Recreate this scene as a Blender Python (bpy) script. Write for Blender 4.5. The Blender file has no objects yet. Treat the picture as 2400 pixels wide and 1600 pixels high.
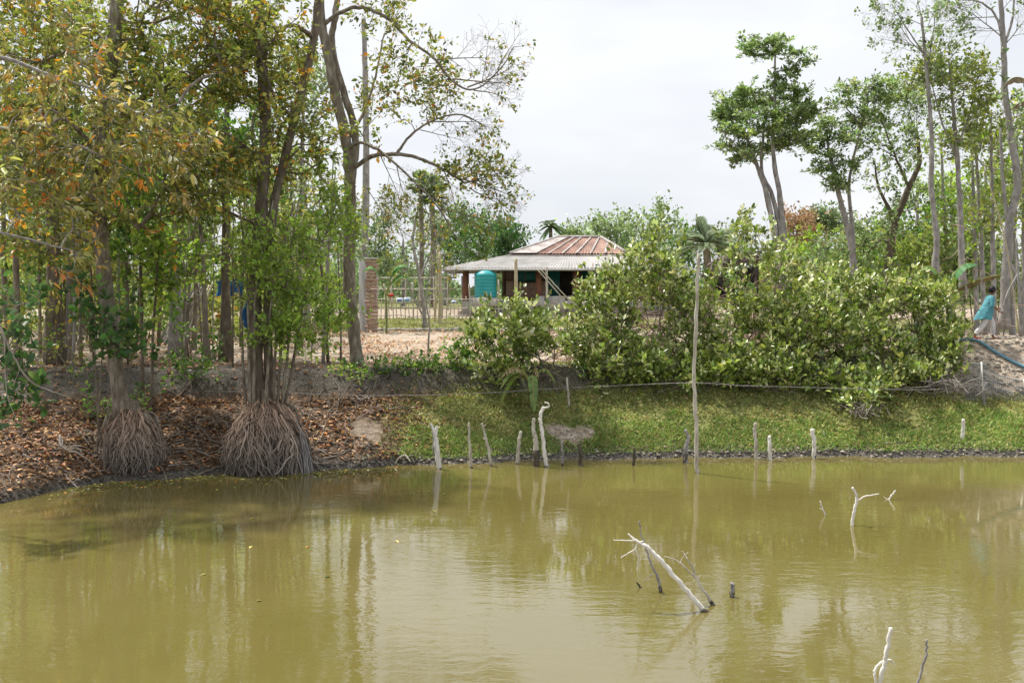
import bpy, bmesh, math, random
import numpy as np
from mathutils import Vector, Matrix
from math import radians as R, sin, cos, pi

scn = bpy.context.scene
C = scn.collection
rng = np.random.default_rng(7)
random.seed(7)

# ------------------------------------------------------------------ camera
F = 2333.0; CAMZ = 3.4; A = math.atan(110 / F)
cam_d = bpy.data.cameras.new('camera'); cam = bpy.data.objects.new('camera', cam_d); C.objects.link(cam)
cam_d.lens = 35; cam_d.sensor_width = 36; cam_d.clip_end = 2000; cam_d.clip_start = 0.05
cam.location = (0, 0, CAMZ); cam.rotation_euler = (pi / 2 - A, 0, 0)
scn.camera = cam
scn.view_settings.view_transform = 'Standard'; scn.view_settings.look = 'None'
scn.view_settings.exposure = 0.56; scn.view_settings.gamma = 1

# ------------------------------------------------------------------ sun + sky
SUN_TO = Vector((-0.34, 0.26, 0.90)).normalized()
sd = bpy.data.lights.new('sun', 'SUN'); sun = bpy.data.objects.new('sun', sd); C.objects.link(sun)
sd.energy = 4.0; sd.angle = R(3.0); sd.color = (1.0, 0.95, 0.87)
sun.rotation_euler = SUN_TO.to_track_quat('Z', 'Y').to_euler()
w = bpy.data.worlds.new('World'); scn.world = w; w.use_nodes = True
nt = w.node_tree; nt.nodes.clear(); N = nt.nodes.new; L = nt.links.new
sky = N('ShaderNodeTexSky'); sky.sky_type = 'NISHITA'; sky.sun_disc = False
sky.sun_elevation = math.asin(SUN_TO.z); sky.sun_rotation = math.atan2(SUN_TO.x, SUN_TO.y)
sky.dust_density = 3.0
bg1 = N('ShaderNodeBackground'); bg1.inputs[1].default_value = 0.1; L(sky.outputs[0], bg1.inputs[0])
tc = N('ShaderNodeTexCoord'); mp = N('ShaderNodeMapping'); mp.inputs['Scale'].default_value = (1, 1, 3.2)
L(tc.outputs['Generated'], mp.inputs[0])
nz = N('ShaderNodeTexNoise'); nz.inputs['Scale'].default_value = 2.3; nz.inputs['Detail'].default_value = 5
nz.inputs['Roughness'].default_value = 0.5; L(mp.outputs[0], nz.inputs[0])
cr = N('ShaderNodeValToRGB'); cr.color_ramp.elements[0].position = 0.38; cr.color_ramp.elements[1].position = 0.62
cr.color_ramp.elements[0].color = (0.74, 0.77, 0.82, 1); cr.color_ramp.elements[1].color = (0.90, 0.905, 0.92, 1)
L(nz.outputs[0], cr.inputs[0])
bg2 = N('ShaderNodeBackground'); bg2.inputs[1].default_value = 0.80; L(cr.outputs[0], bg2.inputs[0])
mx = N('ShaderNodeMixShader'); mx.inputs[0].default_value = 0.88
L(bg1.outputs[0], mx.inputs[1]); L(bg2.outputs[0], mx.inputs[2])
wo = N('ShaderNodeOutputWorld'); L(mx.outputs[0], wo.inputs[0])

# ------------------------------------------------------------------ projection helpers (photo pixel of the 2400x1600 picture + true distance -> world point)
def P(px, py, y):
    u = (px - 1200) / F; v = (800 - py) / F
    dx, dy, dz = u, cos(A) + v * sin(A), -sin(A) + v * cos(A)
    s = y / dy
    return np.array((dx * s, y, CAMZ + dz * s))
def G(px, py, z=0.0):
    u = (px - 1200) / F; v = (800 - py) / F
    dx, dy, dz = u, cos(A) + v * sin(A), -sin(A) + v * cos(A)
    s = (z - CAMZ) / dz
    return np.array((dx * s, dy * s, z))
def W(px, y):
    return px * y / F

# ------------------------------------------------------------------ terrain height
SH = [(0, 1183), (130, 1150), (250, 1128), (520, 1112), (735, 1102), (920, 1093), (1010, 1088), (1200, 1080), (1450, 1074), (1900, 1070), (2400, 1070), (3200, 1070), (6000, 1080)]
_sx = np.array([G(a, b)[0] for a, b in SH]); _sy = np.array([G(a, b)[1] for a, b in SH])
_sx = np.concatenate([[-60, -22, -14, -11, -9.3], _sx]); _sy = np.concatenate([[3.5, 4.5, 9.5, 12.6, 14.8], _sy])
def shore(x):
    x = np.asarray(x, float)
    return np.interp(x, _sx, _sy) + 0.10 * np.sin(x * 2.1) + 0.07 * np.sin(x * 5.3 + 1) + 0.04 * np.sin(x * 13.7 + 2)
def lump(x, y, s=1.0):
    return (np.sin(x * 1.7 * s + 1.3 * np.sin(y * 1.1 * s)) * np.cos(y * 2.1 * s + 0.8 * np.sin(x * 2.3 * s)) + 0.5 * np.sin(x * 4.9 * s + y * 3.7 * s) * np.sin(y * 5.3 * s - x * 2.9 * s)) / 1.5
def smooth(t):
    t = np.clip(t, 0, 1); return t * t * (3 - 2 * t)
def height(x, y):
    x = np.asarray(x, float); y = np.asarray(y, float)
    ys = shore(x)
    ytop = np.interp(x, [-9, -6, 0, 6, 11, 13], [22.5, 22.6, 23.0, 23.4, 24.4, 24.4])
    ztop = np.interp(x, [-9, 0, 5, 9.3, 11, 13], [1.72, 1.72, 1.8, 2.0, 2.25, 2.3])
    d = y - ys; t = d / np.maximum(ytop - ys, 1)
    prof = np.interp(t, [0, .02, .1, .5, .80, .95, 1.0], [0, .05, .12, .46, .66, .97, 1.0])
    profr = np.interp(t, [0, .02, .1, .4, .62, .95, 1.0], [0, .05, .10, .30, .48, .98, 1.0])
    k = smooth((x - 8.5) / 3)
    z = ztop * (prof * (1 - k) + profr * k)
    far = np.interp(y, [23, 25, 34, 41, 46, 50, 300], [0, -0.05, 0.08, 0.18, 0.45, 0.82, 1.2])
    z = np.where(t > 1, ztop + (1.72 - ztop) * smooth((y - ytop - 2.5) / 5) + far * smooth((y - ytop) / 2), z)
    z = z + np.where(d > 0.3, 0.045, 0.012) * lump(x, y, 1.4) * np.clip(d * 2, 0, 1) * np.interp(y, [30, 45], [1, .4])
    z = np.where(d < 0, np.maximum(-0.8, d * 0.35), z)
    near = smooth((3.2 - y) / 2.5)
    z = z * (1 - near) + 1.7 * near
    return z
def Hh(x, y): return float(height(x, y))
def onground(px, y, dz=0.0):
    x = (px - 1200) / F * y
    return np.array((x, y, Hh(x, y) + dz))

# ------------------------------------------------------------------ tags
def tag(o, label=None, cat=None, group=None, kind=None):
    if label: o['label'] = label
    if cat: o['category'] = cat
    if group: o['group'] = group
    if kind: o['kind'] = kind
    return o
def empty(name, loc, label, cat, group=None):
    o = bpy.data.objects.new(name, None); C.objects.link(o); o.location = Vector([float(v) for v in loc]); o.empty_display_size = 0.2
    return tag(o, label, cat, group)

# ------------------------------------------------------------------ materials
def mat(name):
    m = bpy.data.materials.new(name); m.use_nodes = True; t = m.node_tree
    b = t.nodes['Principled BSDF']
    return m, t, b
def ramp(t, stops):
    n = t.nodes.new('ShaderNodeValToRGB'); e = n.color_ramp.elements
    while len(e) > 1: e.remove(e[-1])
    e[0].position = stops[0][0]; e[0].color = (*stops[0][1], 1)
    for p, c in stops[1:]:
        k = e.new(p); k.color = (*c, 1)
    return n
def noise_mat(name, stops, scale=5, rough=0.8, stretch=(1, 1, 1), bump=0.3, detail=6, bscale=None, spec=0.3, dist=0.02):
    m, t, b = mat(name); n = t.nodes.new; l = t.links.new
    tc = n('ShaderNodeTexCoord'); mp = n('ShaderNodeMapping'); mp.inputs['Scale'].default_value = stretch
    l(tc.outputs['Object'], mp.inputs[0])
    nz = n('ShaderNodeTexNoise'); nz.inputs['Scale'].default_value = scale; nz.inputs['Detail'].default_value = detail; nz.inputs['Roughness'].default_value = 0.62
    l(mp.outputs[0], nz.inputs[0])
    r = ramp(t, stops); l(nz.outputs[0], r.inputs[0]); l(r.outputs[0], b.inputs['Base Color'])
    b.inputs['Roughness'].default_value = rough; b.inputs['Specular IOR Level'].default_value = spec
    if bump:
        nb = n('ShaderNodeTexNoise'); nb.inputs['Scale'].default_value = bscale or scale * 2.5; nb.inputs['Detail'].default_value = 5
        l(mp.outputs[0], nb.inputs[0])
        bp = n('ShaderNodeBump'); bp.inputs['Strength'].default_value = bump; bp.inputs['Distance'].default_value = dist
        l(nb.outputs[0], bp.inputs['Height']); l(bp.outputs[0], b.inputs['Normal'])
    return m
def leaf_mat(name, trans=0.38, rough=0.42, spec=0.5):
    m, t, b = mat(name); n = t.nodes.new; l = t.links.new
    a = n('ShaderNodeAttribute'); a.attribute_name = 'col'
    l(a.outputs[0], b.inputs['Base Color']); b.inputs['Roughness'].default_value = rough; b.inputs['Specular IOR Level'].default_value = spec
    tr = n('ShaderNodeBsdfTranslucent')
    hs = n('ShaderNodeHueSaturation'); hs.inputs['Saturation'].default_value = 1.1; hs.inputs['Value'].default_value = 1.25
    l(a.outputs[0], hs.inputs['Color']); l(hs.outputs[0], tr.inputs[0])
    mx = n('ShaderNodeMixShader'); mx.inputs[0].default_value = trans
    l(b.outputs[0], mx.inputs[1]); l(tr.outputs[0], mx.inputs[2]); l(mx.outputs[0], t.nodes['Material Output'].inputs[0])
    return m
M = {}
M['leaf'] = leaf_mat('leaf')
M['waxleaf'] = leaf_mat('waxy_leaf', 0.25, 0.30, 0.7)
M['dryleaf'] = leaf_mat('dry_leaf', 0.12, 0.7, 0.2)
M['grassblade'] = leaf_mat('grass_blade', 0.3, 0.5, 0.35)
M['bark'] = noise_mat('grey_brown_bark', [(0.3, (0.11, 0.085, 0.065)), (0.5, (0.22, 0.185, 0.145)), (0.66, (0.36, 0.33, 0.27))], 9, 0.9, (1, 1, .35), 0.9, dist=.03)
M['barkdark'] = noise_mat('dark_brown_bark', [(0.3, (0.08, 0.062, 0.046)), (0.55, (0.17, 0.138, 0.105)), (0.7, (0.28, 0.24, 0.19))], 9, 0.9, (1, 1, .35), 0.9, dist=.03)
M['barkpale'] = noise_mat('pale_grey_bark', [(0.3, (0.17, 0.15, 0.14)), (0.5, (0.30, 0.28, 0.265)), (0.7, (0.46, 0.44, 0.41))], 7, 0.85, (1, 1, .5), 0.6, dist=.03)
M['twig'] = noise_mat('twig_bark', [(0.35, (0.12, 0.095, 0.07)), (0.65, (0.27, 0.23, 0.18))], 12, 0.9, bump=0)
M['twigpale'] = noise_mat('pale_twig_bark', [(0.35, (0.22, 0.19, 0.16)), (0.65, (0.40, 0.36, 0.31))], 12, 0.9, bump=0)
M['wood'] = noise_mat('bleached_wood', [(0.3, (0.26, 0.225, 0.18)), (0.5, (0.48, 0.44, 0.37)), (0.7, (0.66, 0.62, 0.55))], 14, 0.8, (1, 1, .25), 0.6, dist=.01)
M['woodwhite'] = noise_mat('white_stripped_wood', [(0.3, (0.55, 0.51, 0.45)), (0.6, (0.78, 0.75, 0.70))], 14, 0.75, (1, 1, .25), 0.4, dist=.008)
M['woodgrey'] = noise_mat('grey_wood', [(0.3, (0.16, 0.145, 0.14)), (0.65, (0.36, 0.34, 0.335))], 16, 0.85, (1, 1, .25), 0.5, dist=.01)
M['woodwet'] = noise_mat('dark_wet_wood', [(0.3, (0.035, 0.028, 0.02)), (0.65, (0.12, 0.10, 0.07))], 16, 0.5, (1, 1, .25), 0.5, dist=.01)
M['bamboo'] = noise_mat('bamboo', [(0.3, (0.36, 0.29, 0.19)), (0.65, (0.58, 0.50, 0.36))], 10, 0.6, (1, 1, .15), 0.2, dist=.01)
M['root'] = noise_mat('fibrous_root', [(0.3, (0.10, 0.08, 0.07)), (0.5, (0.24, 0.21, 0.19)), (0.7, (0.44, 0.40, 0.37))], 4, 0.9, bump=0.2)
M['mudcore'] = noise_mat('root_mud', [(0.35, (0.05, 0.04, 0.034)), (0.65, (0.12, 0.10, 0.085))], 8, 0.95, bump=1)

def pile_stops(): return None
# ------------------------------------------------------------------ mesh builder
class MB:
    def __init__(s): s.v = []; s.f4 = []; s.f3 = []; s.n = 0; s.c = []; s.col = False
    def add(s, v, quads=None, tris=None, col=None):
        v = np.asarray(v, float).reshape(-1, 3)
        if quads is not None and len(quads): s.f4.append(np.asarray(quads, int) + s.n)
        if tris is not None and len(tris): s.f3.append(np.asarray(tris, int) + s.n)
        s.v.append(v); s.n += len(v)
        if col is not None: s.col = True; s.c.append(np.asarray(col, float).reshape(-1, 3) if np.ndim(col) > 1 else np.tile(np.asarray(col, float), (len(v), 1)))
        else: s.c.append(np.full((len(v), 3), 0.3))
    def tube(s, pts, rad, sides=6, cap=True, rough=0.0, col=None):
        pts = np.asarray(pts, float); k = len(pts)
        rad = np.broadcast_to(np.asarray(rad, float), (k,)) if np.ndim(rad) else np.full(k, float(rad))
        t = np.gradient(pts, axis=0); t /= (np.linalg.norm(t, axis=1, keepdims=True) + 1e-9)
        mt = np.abs(t.mean(0)); ref = np.zeros(3); ref[int(np.argmin(mt))] = 1
        a = np.cross(t, ref); a /= (np.linalg.norm(a, axis=1, keepdims=True) + 1e-9); b = np.cross(t, a)
        th = np.arange(sides) * 2 * pi / sides
        rr = rad[:, None] * np.ones(sides)
        if rough: rr = rr * (1 + rough * rng.standard_normal((k, sides)).clip(-2, 2))
        v = pts[:, None, :] + rr[:, :, None] * (a[:, None, :] * np.cos(th)[None, :, None] + b[:, None, :] * np.sin(th)[None, :, None])
        i = np.arange(k - 1)[:, None] * sides; j = np.arange(sides)[None, :]; j2 = (j + 1) % sides
        q = np.stack([i + j, i + j2, i + sides + j2, i + sides + j], -1).reshape(-1, 4)
        v = v.reshape(-1, 3)
        tr = None
        if cap:
            v = np.vstack([v, pts[0] - t[0] * rad[0] * .2, pts[-1] + t[-1] * rad[-1] * .3]); n0 = k * sides
            jj = np.arange(sides); j3 = (jj + 1) % sides; o = (k - 1) * sides
            tr = np.vstack([np.stack([np.full(sides, n0), j3, jj], -1), np.stack([np.full(sides, n0 + 1), o + jj, o + j3], -1)])
        s.add(v, q, tr, col)
    def box(s, c, size, rz=0.0, col=None, tilt=None):
        x, y, z = [q / 2 for q in size]
        v = np.array([(-x, -y, -z), (x, -y, -z), (x, y, -z), (-x, y, -z), (-x, -y, z), (x, -y, z), (x, y, z), (-x, y, z)])
        m = Matrix.Rotation(rz, 3, 'Z')
        if tilt is not None: m = m @ Matrix.Rotation(tilt, 3, 'Y')
        v = v @ np.array(m).T + np.asarray(c, float)
        s.add(v, [(0, 3, 2, 1), (4, 5, 6, 7), (0, 1, 5, 4), (1, 2, 6, 5), (2, 3, 7, 6), (3, 0, 4, 7)], None, col)
    def leaves(s, pos, axis, nrm, ln, wd, col, simple=False):
        pos = np.asarray(pos, float); n = len(pos)
        if not n: return
        axis = axis / (np.linalg.norm(axis, axis=1, keepdims=True) + 1e-9)
        side = np.cross(axis, nrm); side /= (np.linalg.norm(side, axis=1, keepdims=True) + 1e-9)
        up = np.cross(side, axis)
        ln = np.broadcast_to(ln, (n,))[:, None]; wd = np.broadcast_to(wd, (n,))[:, None]
        if simple:
            v = np.stack([pos, pos + axis * ln * .45 + side * wd * .5 + up * wd * .12, pos + axis * ln - up * ln * .1, pos + axis * ln * .45 - side * wd * .5 + up * wd * .12], 1)
            q = np.arange(n)[:, None] * 4 + np.array([0, 1, 2, 3]); rep = 4
        else:
            v = np.stack([pos, pos + axis * ln * .32 + side * wd * .5 + up * wd * .16, pos + axis * ln * .7 + side * wd * .38 + up * (wd * .1 - ln * .04),
                          pos + axis * ln - up * ln * .16, pos + axis * ln * .7 - side * wd * .38 + up * (wd * .1 - ln * .04), pos + axis * ln * .32 - side * wd * .5 + up * wd * .16], 1)
            b = np.arange(n)[:, None] * 6
            q = np.vstack([b + np.array([0, 1, 2, 3]), b + np.array([0, 3, 4, 5])]); rep = 6
        s.add(v.reshape(-1, 3), q, None, np.repeat(col, rep, axis=0))
    def build(s, name, m, parent=None, smooth=False, base=None):
        if not s.v: return None
        v = np.vstack(s.v)
        off = np.array(base if base is not None else (parent.matrix_world.translation if parent is None else _wloc(parent)) if parent is not None else (0, 0, 0), float)
        v = v - off
        f4 = np.vstack(s.f4) if s.f4 else np.zeros((0, 4), int); f3 = np.vstack(s.f3) if s.f3 else np.zeros((0, 3), int)
        me = bpy.data.meshes.new(name); me.vertices.add(len(v)); me.vertices.foreach_set('co', v.ravel().astype(np.float32))
        nl = len(f4) * 4 + len(f3) * 3; me.loops.add(nl); me.loops.foreach_set('vertex_index', np.concatenate([f4.ravel(), f3.ravel()]).astype(np.int32))
        me.polygons.add(len(f4) + len(f3))
        st = np.concatenate([np.arange(len(f4)) * 4, len(f4) * 4 + np.arange(len(f3)) * 3]).astype(np.int32)
        me.polygons.foreach_set('loop_start', st)
        me.update(calc_edges=True); me.validate()
        if s.col:
            a = me.color_attributes.new('col', 'FLOAT_COLOR', 'POINT'); c = np.vstack(s.c)
            a.data.foreach_set('color', np.hstack([c, np.ones((len(c), 1))]).ravel().astype(np.float32))
        if smooth: me.polygons.foreach_set('use_smooth', np.ones(len(me.polygons), bool))
        me.materials.append(m)
        o = bpy.data.objects.new(name, me); C.objects.link(o)
        if parent is not None: o.parent = parent
        elif base is not None: o.location = Vector([float(q) for q in base])
        return o
def _wloc(o):
    l = np.array(o.location)
    while o.parent: o = o.parent; l = l + np.array(o.location)
    return l

def rdir(n, up=0.0):
    d = rng.standard_normal((n, 3)); d /= np.linalg.norm(d, axis=1, keepdims=True); d[:, 2] += up
    return d / (np.linalg.norm(d, axis=1, keepdims=True) + 1e-9)
def pick(pal, n):
    cs = np.array([c for c, _ in pal]) * 1.32; ws = np.array([q for _, q in pal], float); ws /= ws.sum()
    c = cs[rng.choice(len(cs), n, p=ws)]
    return c * (1 + 0.22 * rng.standard_normal((n, 1))).clip(.5, 1.6) * (1 + 0.06 * rng.standard_normal((n, 3)))

def curve(pts, n=6, jit=0.0):
    """Catmull-Rom through pts"""
    p = np.asarray(pts, float); p = np.vstack([2 * p[0] - p[1], p, 2 * p[-1] - p[-2]]); out = []
    for i in range(1, len(p) - 2):
        for t in np.linspace(0, 1, n, endpoint=False):
            a, b, c, d = p[i - 1], p[i], p[i + 1], p[i + 2]
            out.append(0.5 * ((2 * b) + (c - a) * t + (2 * a - 5 * b + 4 * c - d) * t * t + (3 * b - a - 3 * c + d) * t ** 3))
    out.append(p[-2]); out = np.array(out)
    if jit: out[1:-1] += rng.standard_normal((len(out) - 2, 3)) * jit
    return out

# ------------------------------------------------------------------ palettes (leaf colours; WAX includes painted highlights, FAR painted haze)
OLIVE = [((0.17, 0.20, 0.045), 5), ((0.25, 0.27, 0.06), 4), ((0.10, 0.145, 0.035), 2.5), ((0.38, 0.35, 0.09), 1.6), ((0.44, 0.25, 0.05), .9), ((0.42, 0.16, 0.04), .2)]
ORANGE = [((0.13, 0.14, 0.035), 5), ((0.23, 0.22, 0.06), 5), ((0.37, 0.31, 0.10), 2.4), ((0.52, 0.26, 0.06), 1.0), ((0.46, 0.18, 0.05), .2), ((0.48, 0.48, 0.27), 1)]
GREEN = [((0.07, 0.15, 0.03), 4), ((0.12, 0.21, 0.04), 4), ((0.21, 0.31, 0.06), 2), ((0.05, 0.10, 0.025), 2)]
FRESH = [((0.21, 0.31, 0.05), 4), ((0.30, 0.41, 0.08), 4), ((0.13, 0.20, 0.035), 2)]
WAX = [((0.17, 0.23, 0.045), 4), ((0.30, 0.36, 0.09), 4), ((0.50, 0.54, 0.26), 2.8), ((0.08, 0.12, 0.025), 3)]  # pale entry paints waxy highlights into the leaf colour
DEEP = [((0.045, 0.10, 0.03), 4), ((0.07, 0.14, 0.04), 4), ((0.12, 0.20, 0.05), 1.5)]
UMB = [((0.11, 0.17, 0.06), 4), ((0.18, 0.25, 0.085), 4), ((0.29, 0.36, 0.14), 3)]
PALE = [((0.20, 0.27, 0.11), 4), ((0.28, 0.35, 0.16), 3), ((0.13, 0.19, 0.07), 3)]
YEL = [((0.22, 0.27, 0.06), 4), ((0.30, 0.33, 0.09), 3), ((0.14, 0.19, 0.05), 3)]
RUST = [((0.32, 0.20, 0.12), 4), ((0.38, 0.26, 0.16), 3), ((0.25, 0.18, 0.09), 3)]
FAR = [((0.12, 0.17, 0.07), 4), ((0.17, 0.23, 0.10), 4), ((0.08, 0.12, 0.05), 3)]  # muted greens: distance haze is put into the leaf colour
LITTER = [((0.28, 0.15, 0.07), 4), ((0.38, 0.23, 0.12), 4), ((0.15, 0.085, 0.05), 4), ((0.42, 0.30, 0.20), 1.2), ((0.08, 0.055, 0.04), 3), ((0.34, 0.14, 0.06), .5)]

# ------------------------------------------------------------------ tree engine
def grow(mb, seeds, targets, step, rtip, rmax, sides=4, sag=0.0, up=0.35, rexp=0.5, lift=0.6, owner=None, mbs=None):
    """seeds: (k,3) trunk points to attach to; targets: twig ends. Branches are tubes in mb."""
    pos = np.zeros((60000, 3)); par = np.full(60000, -1); ns = len(seeds); pos[:ns] = seeds; n = ns
    cnt = np.zeros(60000); dirn = np.zeros((60000, 3)); dirn[:ns] = (0, 0, 1)
    d0 = np.min(np.linalg.norm(targets[:, None, :] - seeds[None, ::max(1, ns // 40), :], axis=2), axis=1)
    chains = []
    for ti in np.argsort(d0 + rng.random(len(d0)) * d0.mean() * 0.3):
        tg = targets[ti]; dv = tg - pos[:n]; dist = np.linalg.norm(dv, axis=1)
        cost = dist * (1 + 0.15 * (np.arange(n) >= ns)) + lift * np.maximum(0, pos[:n, 2] - tg[2] + 0.3 * dist)
        i = int(np.argmin(cost)); D = dist[i]
        if D < 1e-3: continue
        k = max(2, int(D / step)); k = min(k, 14)
        c = pos[i] + (dirn[i] * 0.35 + np.array((0, 0, up * .6)) + (tg - pos[i]) / D * .6) * D * 0.45
        ts = np.linspace(0, 1, k + 1)[1:, None]
        pts = (1 - ts) ** 2 * pos[i] + 2 * ts * (1 - ts) * c + ts ** 2 * tg
        pts[:-1] += rng.standard_normal((k - 1, 3)) * D * 0.018
        idx = np.arange(n, n + k); pos[idx] = pts; par[idx] = np.concatenate([[i], idx[:-1]])
        full = np.vstack([pos[i], pts]); dd = np.diff(full, axis=0); dirn[idx] = dd / (np.linalg.norm(dd, axis=1, keepdims=True) + 1e-9)
        chains.append((i, idx)); n += k
        j = i
        cnt[idx] += 1
        while j >= ns: cnt[j] += 1; j = par[j]
        if n > 59000: break
    own = np.zeros(60000, int)
    if owner is not None: own[:ns] = owner
    for i, idx in chains:
        own[idx] = own[i]; ids = np.concatenate([[i], idx]); r = np.minimum(rtip * np.maximum(cnt[ids], 1) ** rexp, rmax)
        r[0] = r[1] * 1.15; r[-1] = r[-1] * .6
        (mb if mbs is None else mbs[own[i]]).tube(pos[ids], r, sides, cap=False)
    return n

def blob_points(blobs, holes=True):
    out = []; cen = []
    for b in blobs:
        px, py, y, rx, ry, rd, n = b
        c = P(px, py, y); a, h = W(rx, y), W(ry, y)
        d = rng.standard_normal((n, 3)); d /= np.linalg.norm(d, axis=1, keepdims=True)
        r = (0.2 + 0.8 * rng.random((n, 1)) ** 0.6) * np.where(rng.random((n, 1)) < .16, 1.28, 1)
        p = c + d * r * np.array((a, rd, h))
        if holes and n > 12:
            f = 26.0 / y * 1.9
            hv = np.sin(p[:, 0] * f + p[:, 2] * f * .7) + np.sin(p[:, 2] * f * 1.3 - p[:, 0] * f * .5 + 1) + np.sin(p[:, 1] * f * 1.1 + p[:, 2] * f * .6)
            p = p[hv > -.75]
        out.append(p); cen.append(np.tile(c - (0, 0, h * .5), (len(p), 1)))
    return np.vstack(out), np.vstack(cen)

def arch(mb, p, d, L_, r, depth, up, plane, tips):
    """one arching bare branch with side twigs"""
    k = 9; pts = [np.array(p, float)]; d = np.array(d, float); d /= np.linalg.norm(d); side = 1 if rng.random() < .5 else -1; kids = []
    nk = {3: 8, 2: 6, 1: 4, 0: 0}[depth]
    for i in range(1, k):
        d = d + np.array((0, 0, up * .07)) + rng.standard_normal(3) * .045 * (1, plane, 1); d /= np.linalg.norm(d); pts.append(pts[-1] + d * L_ / (k - 1))
        if depth and i > 1 and rng.random() < nk / (k - 2):
            ang = R(rng.uniform(24, 48)) * side; side = -side; ca, sa = cos(ang), sin(ang)
            nd = np.array((d[0] * ca - d[2] * sa, d[1] + rng.normal(0, .35) * plane, d[0] * sa + d[2] * ca)); kids.append((pts[-1], nd, L_ * rng.uniform(.32, .55) * (1.15 - i / k * .5), r * (1 - i / k * .65) * .6))
    mb.tube(pts, np.linspace(r, max(r * .3, .0022), k), 5 if depth > 1 else 3, False)
    tips.append((pts[-1], d))
    for kp in kids: arch(mb, kp[0], kp[1], kp[2], max(kp[3], .0028), depth - 1, up, plane, tips)

def make_tree(name, label, cat, trunks, blobs, pal, group=None, leaf=(0.11, 0.055), per=18, spread=0.28, mats=('bark', 'twig', 'leaf'),
              sides=9, rtip=0.006, rmax=0.07, step=0.35, droop=0.0, simple=False, upn=0.5, bare=0, bareblobs=None, rough=0.05, lift=0.6, outward=0.9, base=None, rexp=.5, crownname='crown', flat=1.0, arches=(), tipleaf=.12, holes=True, spray=1.0):
    """trunks: list of ([(px,py,dist)...], r0, r1)"""
    tms = []; seeds = []; owner = []; axes = []
    b0 = None
    for pts, r0, r1 in trunks:
        w3 = np.array([P(*p) for p in pts])
        if b0 is None: b0 = w3[0] if base is None else np.array(base)
        cv = curve(w3, 6, 0.006); k = len(cv)
        rr = np.linspace(r0, r1, k) * (1 + 0.04 * np.sin(np.arange(k) * 1.3))
        if r0 > 0.06: rr[0] *= 1.45; rr[1] *= 1.2; rr[2] *= 1.08
        j = next((q for q, (ax_, o_) in enumerate(axes) if np.min(np.linalg.norm(ax_ - cv[0], axis=1)) < max(.3, 2.2 * r0)), None)
        if j is None or not tms: tms.append(MB()); o_ = len(tms) - 1
        else: o_ = axes[j][1]
        axes.append((cv, o_)); tms[o_].tube(cv, rr, sides if r0 > 0.05 else 6, True, rough)
        sdn = cv[int(k * .25):]; seeds.append(sdn); owner.append(np.full(len(sdn), o_))
    root = empty(name, b0, label, cat, group)
    T, TC = blob_points(blobs, holes); bm_ = MB(); sd_ = np.vstack(seeds)
    allt = T if not bareblobs else np.vstack([T, blob_points(bareblobs)[0]])
    grow(bm_, sd_, allt, step, rtip, rmax, 4, lift=lift, rexp=rexp, owner=np.concatenate(owner), mbs=tms)
    tips = []
    for (ax_, ay_, dist_, dx_, dy_, lp_, r_, up_, dep_) in arches:
        st_ = P(ax_, ay_, dist_); j = int(np.argmin(np.linalg.norm(sd_ - st_, axis=1)))
        arch(tms[np.concatenate(owner)[j]], st_, (dx_, rng.normal(0, .2), -dy_), W(lp_, dist_), r_, dep_, up_, .8, tips)
    per_sz = 0.5 + rng.random(len(T)); ci = np.repeat(np.arange(len(T)), per)
    cd = T - TC; cd /= np.linalg.norm(cd, axis=1, keepdims=True) + 1e-6; cd = cd * .75 + rdir(len(T)) * .55; cd[:, 2] += .2 - droop * .3; cd[:, 2] *= flat; cd /= np.linalg.norm(cd, axis=1, keepdims=True)
    LS = spread * 1.25 * spray * per_sz
    if not simple:
        for i in range(len(T)): tms[0 if len(tms) == 1 else int(np.concatenate(owner)[int(np.argmin(np.abs(sd_ - T[i]).sum(1)))])].tube(np.array([T[i] - cd[i] * LS[i] * .35, T[i] + cd[i] * LS[i] * .4 + (0, 0, .02), T[i] + cd[i] * LS[i] * 1.0]), np.array([rtip, rtip * .8, rtip * .4]), 3, False)
    for tb_ in tms: tb_.build('trunk' if trunks[0][1] > .06 else 'stem', M[mats[0]], root, smooth=True)
    n = len(T) * per; tt_ = rng.uniform(-.55, 1.0, n)
    lat = rdir(n); lat -= cd[ci] * (lat * cd[ci]).sum(1, keepdims=True)
    lat[:, 2] *= .3 + .7 * flat
    pos = T[ci] + cd[ci] * (tt_ * LS[ci])[:, None] + lat * (spread * .34 * per_sz[ci] * rng.random(n) ** .5 * (1.15 - .5 * np.abs(tt_)))[:, None]
    ax = cd[ci] * .55 + lat * outward + rdir(n) * .45; ax[:, 2] += -droop + .15
    nr = rdir(n) * 0.7; nr[:, 2] += upn
    sz = 0.42 + 1.0 * rng.random(n) ** 1.4
    tint = 1 + 0.18 * rng.standard_normal((len(T), 1))
    ccol = pick(pal, len(T)); col = np.where(rng.random((n, 1)) < .5, ccol[ci], pick(pal, n)) * tint[ci].clip(.6, 1.5)
    if tips and tipleaf:
        tp = np.array([t_[0] for t_ in tips]); td = np.array([t_[1] for t_ in tips]); kx = np.nonzero(rng.random(len(tp)) < tipleaf)[0]
        kx = np.repeat(kx, 5); pos = np.vstack([pos, tp[kx] + rng.standard_normal((len(kx), 3)) * .05]); ax = np.vstack([ax, td[kx] + rdir(len(kx)) - (0, 0, .4)]); nr = np.vstack([nr, rdir(len(kx), .8)]); sz = np.concatenate([sz, np.full(len(kx), .9)]); col = np.vstack([col, pick(pal, len(kx))])
    cm = MB(); cm.leaves(pos, ax, nr, leaf[0] * sz, leaf[1] * sz, col.clip(.01, .8), simple)
    cm.build(crownname, M[mats[2]], root)
    return root

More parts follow.
